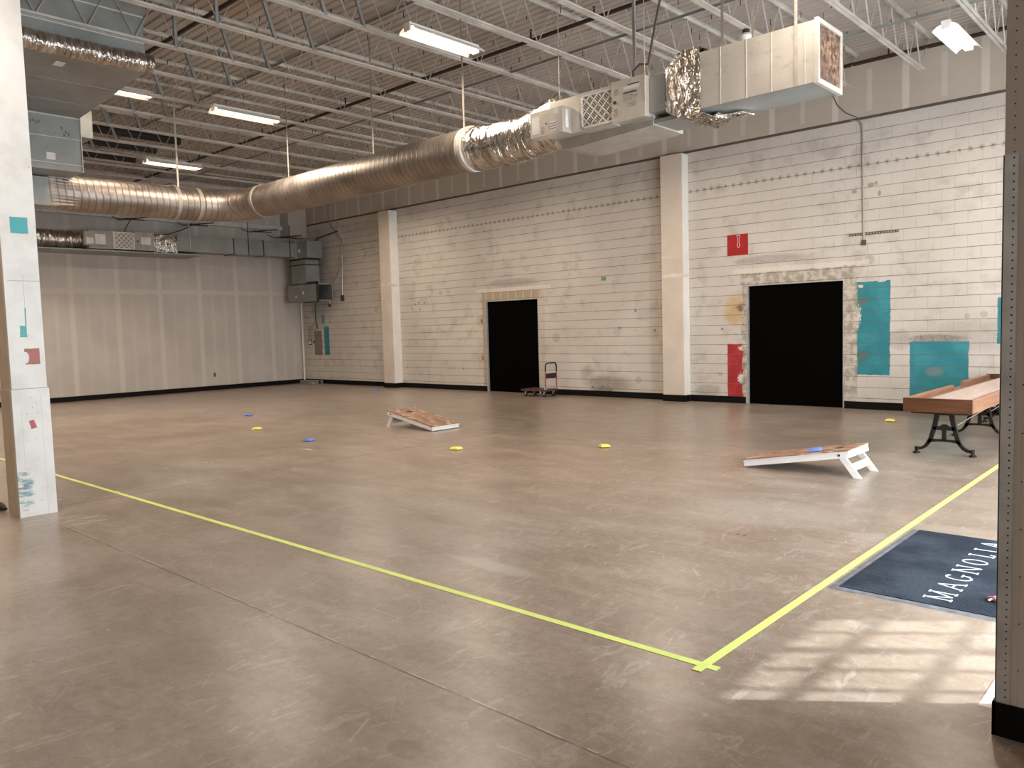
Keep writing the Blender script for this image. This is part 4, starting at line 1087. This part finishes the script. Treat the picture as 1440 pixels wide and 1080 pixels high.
bag(M['yel'], (-12.92, 7.2, .001), .6, 'yellow bean bag lying between the two blue ones at the left', seed=3)
bag(M['yel'], (-4.14, 13.55, .001), .2, 'yellow bean bag on the floor near the right-hand door and the long table', seed=4)
bag(M['blue'], (-10.76, 6.88, .001), .2, 'bright blue bean bag left of the farther cornhole board, nearest the tape', seed=5)
bag(M['blue'], (-15.30, 8.36, .001), .5, 'leftmost blue bean bag on the floor, beyond the yellow one', seed=6)
bag(M['blue'], (-18.3, 14.0, .001), .1, 'dull blue bean bag at the foot of the farther pilaster', seed=7)
q = ptB(.80, -.16, .001); bag(M['blue'], q, .3, 'blue bean bag lying on the nearer cornhole board', seed=8, tilt=-math.atan2(.21, 1.21))

tag(MB().tube([(-9.32, 2.20, .035), (-9.22, 2.22, .05), (-9.14, 2.25, .04), (-9.08, 2.27, .02)], [.03, .048, .038, .015], 10).build('shoe_tip', M['brown'], smooth=True), 'dark rounded lump on the floor at the left edge behind the column', 'lump')

# ------------------------------------------------------------------ shuffleboard table
TX0, TX1, TY0, TY1 = -2.985, -2.235, 10.25, 14.62
t = thing('shuffleboard_table', 'long wooden shuffleboard table on black cast-iron A-frame legs at the right', 'shuffleboard table', (-2.61, 12.4, 0))
MB().box(TX0, TX1, TY0, TY0+.035, .545, .715).build('end_board', M['oak'], t, 'dark stained front end board', bevel=.004)
MB().box(TX1-.035, TX1, TY0+.0355, TY1-.0355, .545, .712).build('side_rail', M['rail'], t, bevel=.003)
MB().box(TX0, TX0+.05, TY0+.0355, 12.40, .545, .712).box(TX0, TX0+.05, 12.40, 12.98, .545, .66).box(TX0, TX0+.05, 12.98, TY1-.0355, .545, .725).build('side_rail', M['rail'], t, 'left rail with a dark notch', bevel=.003)
MB().box(TX0, TX1, TY1-.035, TY1, .545, .735).build('end_board', M['oak'], t)
MB().box(TX0+.0505, TX1-.0355, TY0+.0355, TY1-.0355, .60, .655).build('gutter_floor', M['gutter'], t)
MB().box(-2.70, TX1-.040, TY0+.037, TY1-.16, .656, .711).build('playing_field', M['field'], t, 'pale waxed playing surface')
MB().box(-2.92, -2.3, TY0+.1, TY1-.1, .52, .5445).build('underframe', M['iron'], t)
def aframe(y):
    cx = -2.60; th = .045
    def P3(a, b_, d): return (cx+a, y+d, b_)
    b = MB()
    def st(pts, w0, w1):
        n = len(pts)
        L_, R_ = [], []
        for i, p in enumerate(pts):
            q0 = Vector(pts[max(i-1, 0)]); q1 = Vector(pts[min(i+1, n-1)]); d = (q1-q0).normalized(); nn = Vector((-d.y, d.x)); w = (w0 + (w1-w0)*i/(n-1))/2
            L_.append(Vector(p)+nn*w); R_.append(Vector(p)-nn*w)
        for i in range(n-1):
            b.prism([L_[i], L_[i+1], R_[i+1], R_[i]], P3, -th/2, th/2)
    for s in (-1, 1):
        st([(s*.075, .525), (s*.10, .38), (s*.125, .28), (s*.15, .19), (s*.175, .14), (s*.21, .095), (s*.25, .07), (s*.305, .06)], .055, .03)
        b.tube([(cx+s*.31, y, .0), (cx+s*.31, y, .02), (cx+s*.31, y, .024), (cx+s*.31, y, .085)], [.042, .042, .02, .022], 12)
    b.prism([(-.12, .345), (-.05, .35), (-.02, .375), (.02, .375), (.05, .35), (.12, .345), (.12, .305), (-.12, .305)], P3, -th/2, th/2)
    b.prism([(-.022, .31), (.022, .31), (.022, .18), (-.022, .18)], P3, -th/2, th/2)
    b.prism([(-.165, .19), (.165, .19), (.19, .13), (.13, .155), (.06, .165), (-.06, .165), (-.13, .155), (-.19, .13)], P3, -th/2, th/2)
    b.prism([(-.12, .522), (.12, .522), (.10, .49), (-.10, .49)], P3, -th/2-.01, th/2+.01)
    b.build('leg_frame', M['iron'], t, 'black cast-iron A-frame', smooth=False)
for y in (10.55, 12.35, 14.15): aframe(y)
MB().tube([(-2.47, 10.60, .37), (-2.43, 12.3, .47)], .006, 8).tube([(-2.47, 12.40, .37), (-2.43, 14.1, .47)], .006, 8).build('tie_rod', M['strap'], t)

# ------------------------------------------------------------------ platform cart
t = thing('platform_cart', 'small red platform cart with black-topped folding handle beside the left-hand door', 'cart', (-12.6, 14.64, 0))
cx0, cx1, cy0, cy1 = -12.98, -12.2, 14.38, 14.86
MB().box(cx0, cx1, cy0, cy1, .145, .18).build('platform', M['cartdeck'], t, bevel=.008)
MB().box(cx0-.006, cx1+.006, cy0-.006, cy0, .14, .184).box(cx0-.006, cx1+.006, cy1, cy1+.006, .14, .184).box(cx0-.006, cx0, cy0, cy1, .14, .184).box(cx1, cx1+.006, cy0, cy1, .14, .184).build('bumper', M['cartdeck'], t)
hx = cx1-.02
def hpt(a, z): return (hx + (z-.18)*.02, a, z)
ys0, ys1 = cy0+.035, cy1-.035
for (a, lab) in ((ys0, 0), (ys1, 0)):
    MB().tube([hpt(a, .17), hpt(a, .62)], .0135, 10).build('handle_post', M['redc'], t, smooth=True)
arc = [hpt(ys0, .62), hpt(ys0, .74)] + [hpt(ys0+.08-.08*math.cos(k*PI/8), .74+.08*math.sin(k*PI/8)) for k in range(1, 5)] + [hpt(ys1-.08+.08*math.sin(k*PI/8), .74+.08*math.cos(k*PI/8)) for k in range(0, 5)] + [hpt(ys1, .62)]
MB().tube(arc, .017, 10).build('handle_grip', M['rubber'], t, 'black foam grip', smooth=True)
MB().box(hx-.004+.006, hx+.016, ys0, ys1, .45, .57).build('handle_plate', M['rubber'], t, 'black plate between the posts')
MB().box(hx-.03, hx+.03, ys0-.02, ys0+.02, .18, .24).box(hx-.03, hx+.03, ys1-.02, ys1+.02, .18, .24).build('hinge_bracket', M['jambw'], t)
for (a, c) in ((cx0+.09, cy0+.07), (cx0+.09, cy1-.07), (cx1-.09, cy0+.07), (cx1-.09, cy1-.07)):
    w = MB().tube([(a, c-.014, .05), (a, c+.014, .05)], .05, 16).build('wheel', M['rubber'], t, smooth=True)
    MB().box(a-.02, a+.02, c-.024, c-.018, .045, .143).box(a-.02, a+.02, c+.018, c+.024, .045, .143).tube([(a, c-.026, .05), (a, c+.026, .05)], .008, 8).build('fork', M['jambw'], w)

# ------------------------------------------------------------------ LIGHT
w = bpy.data.worlds.new('sky'); S.world = w; w.use_nodes = True
nt = w.node_tree; bg = nt.nodes['Background']
sky = nt.nodes.new('ShaderNodeTexSky'); sky.sky_type = 'NISHITA'; sky.sun_disc = False
sky.sun_elevation = math.radians(36); sky.sun_rotation = math.radians(53)
nt.links.new(sky.outputs[0], bg.inputs[0]); bg.inputs[1].default_value = .25

E_ = math.atan(.72)
dirv = Vector((-.8*math.cos(E_), -.6*math.cos(E_), -math.sin(E_)))
sl = bpy.data.lights.new('sun', 'SUN'); sl.energy = 11; sl.angle = math.radians(.9); sl.color = (.95, .98, 1.)
so = bpy.data.objects.new('sun', sl); C.objects.link(so); so.rotation_euler = dirv.to_track_quat('-Z', 'Y').to_euler(); so.location = (8, 10, 9)

def area(name, loc, d, sx, sy, power, col, spread=180):
    l = bpy.data.lights.new(name, 'AREA'); l.shape = 'RECTANGLE'; l.size = sx; l.size_y = sy; l.energy = power; l.color = col; l.spread = math.radians(spread)
    o = bpy.data.objects.new(name, l); C.objects.link(o); o.location = loc; o.rotation_euler = Vector(d).to_track_quat('-Z', 'Z').to_euler(); return o
# daylight lamps at the window and the glazed door, then an added rear fill
area('window_daylight', (XR-.02, (WN[0]+WN[1])/2, 2.2), (-1, 0, -.0), WN[1]-WN[0], 2.8, 380, (.90, .95, 1.))
area('door_daylight', (XR-.02, (DO[0]+DO[1])/2, 1.25), (-1, 0, 0), DO[1]-DO[0], 2.1, 320, (.86, .94, 1.))
area('rear_fill', (XE-.05, -1.5, 2.2), (-1, 0, 0), 7, 2.8, 90, (.86, .94, 1.))  # unseen fill lamp added behind the view, no window in that wall
for (x, y, z, lab) in lights:
    area('lamp_glow', (x, y, z-.04), (0, 0, -1), .28, 1.15, 60 if x > -1 else 80 if (lab == 0 and x > -14) else 22 if z > 5.8 else 85 if y > 12 else 180 if x < -20 else 150 if x < -16 else 115, (1., .84, .68), 165)

# ------------------------------------------------------------------ CAMERA
cd = bpy.data.cameras.new('camera'); cam = bpy.data.objects.new('camera', cd); C.objects.link(cam); S.camera = cam
fpx, pit, rol, yaw = 1106.848, -7.17009646e-02, -2.82436052e-02, 7.45743041e-01
cd.sensor_fit = 'HORIZONTAL'; cd.sensor_width = 36; cd.lens = fpx/1440*36; cd.clip_end = 200; cd.clip_start = .05
fw = Vector((-math.sin(yaw)*math.cos(pit), math.cos(yaw)*math.cos(pit), math.sin(pit)))
rt = Vector((math.cos(yaw), math.sin(yaw), 0)); up = rt.cross(fw)
r2 = rt*math.cos(rol) + up*math.sin(rol); u2 = -rt*math.sin(rol) + up*math.cos(rol)
m3 = Matrix((r2, u2, -fw)).transposed()
cam.matrix_world = Matrix.Translation((0, 0, 1.70146)) @ m3.to_4x4()

S.cycles.use_denoising = True
S.cycles.max_bounces = 8; S.cycles.diffuse_bounces = 5
S.cycles.sample_clamp_indirect = 6
S.view_settings.view_transform = 'Standard'; S.view_settings.look = 'None'
S.view_settings.gamma = 1; S.view_settings.exposure = 0
try: S.view_settings.use_curve_mapping = False
except Exception: pass
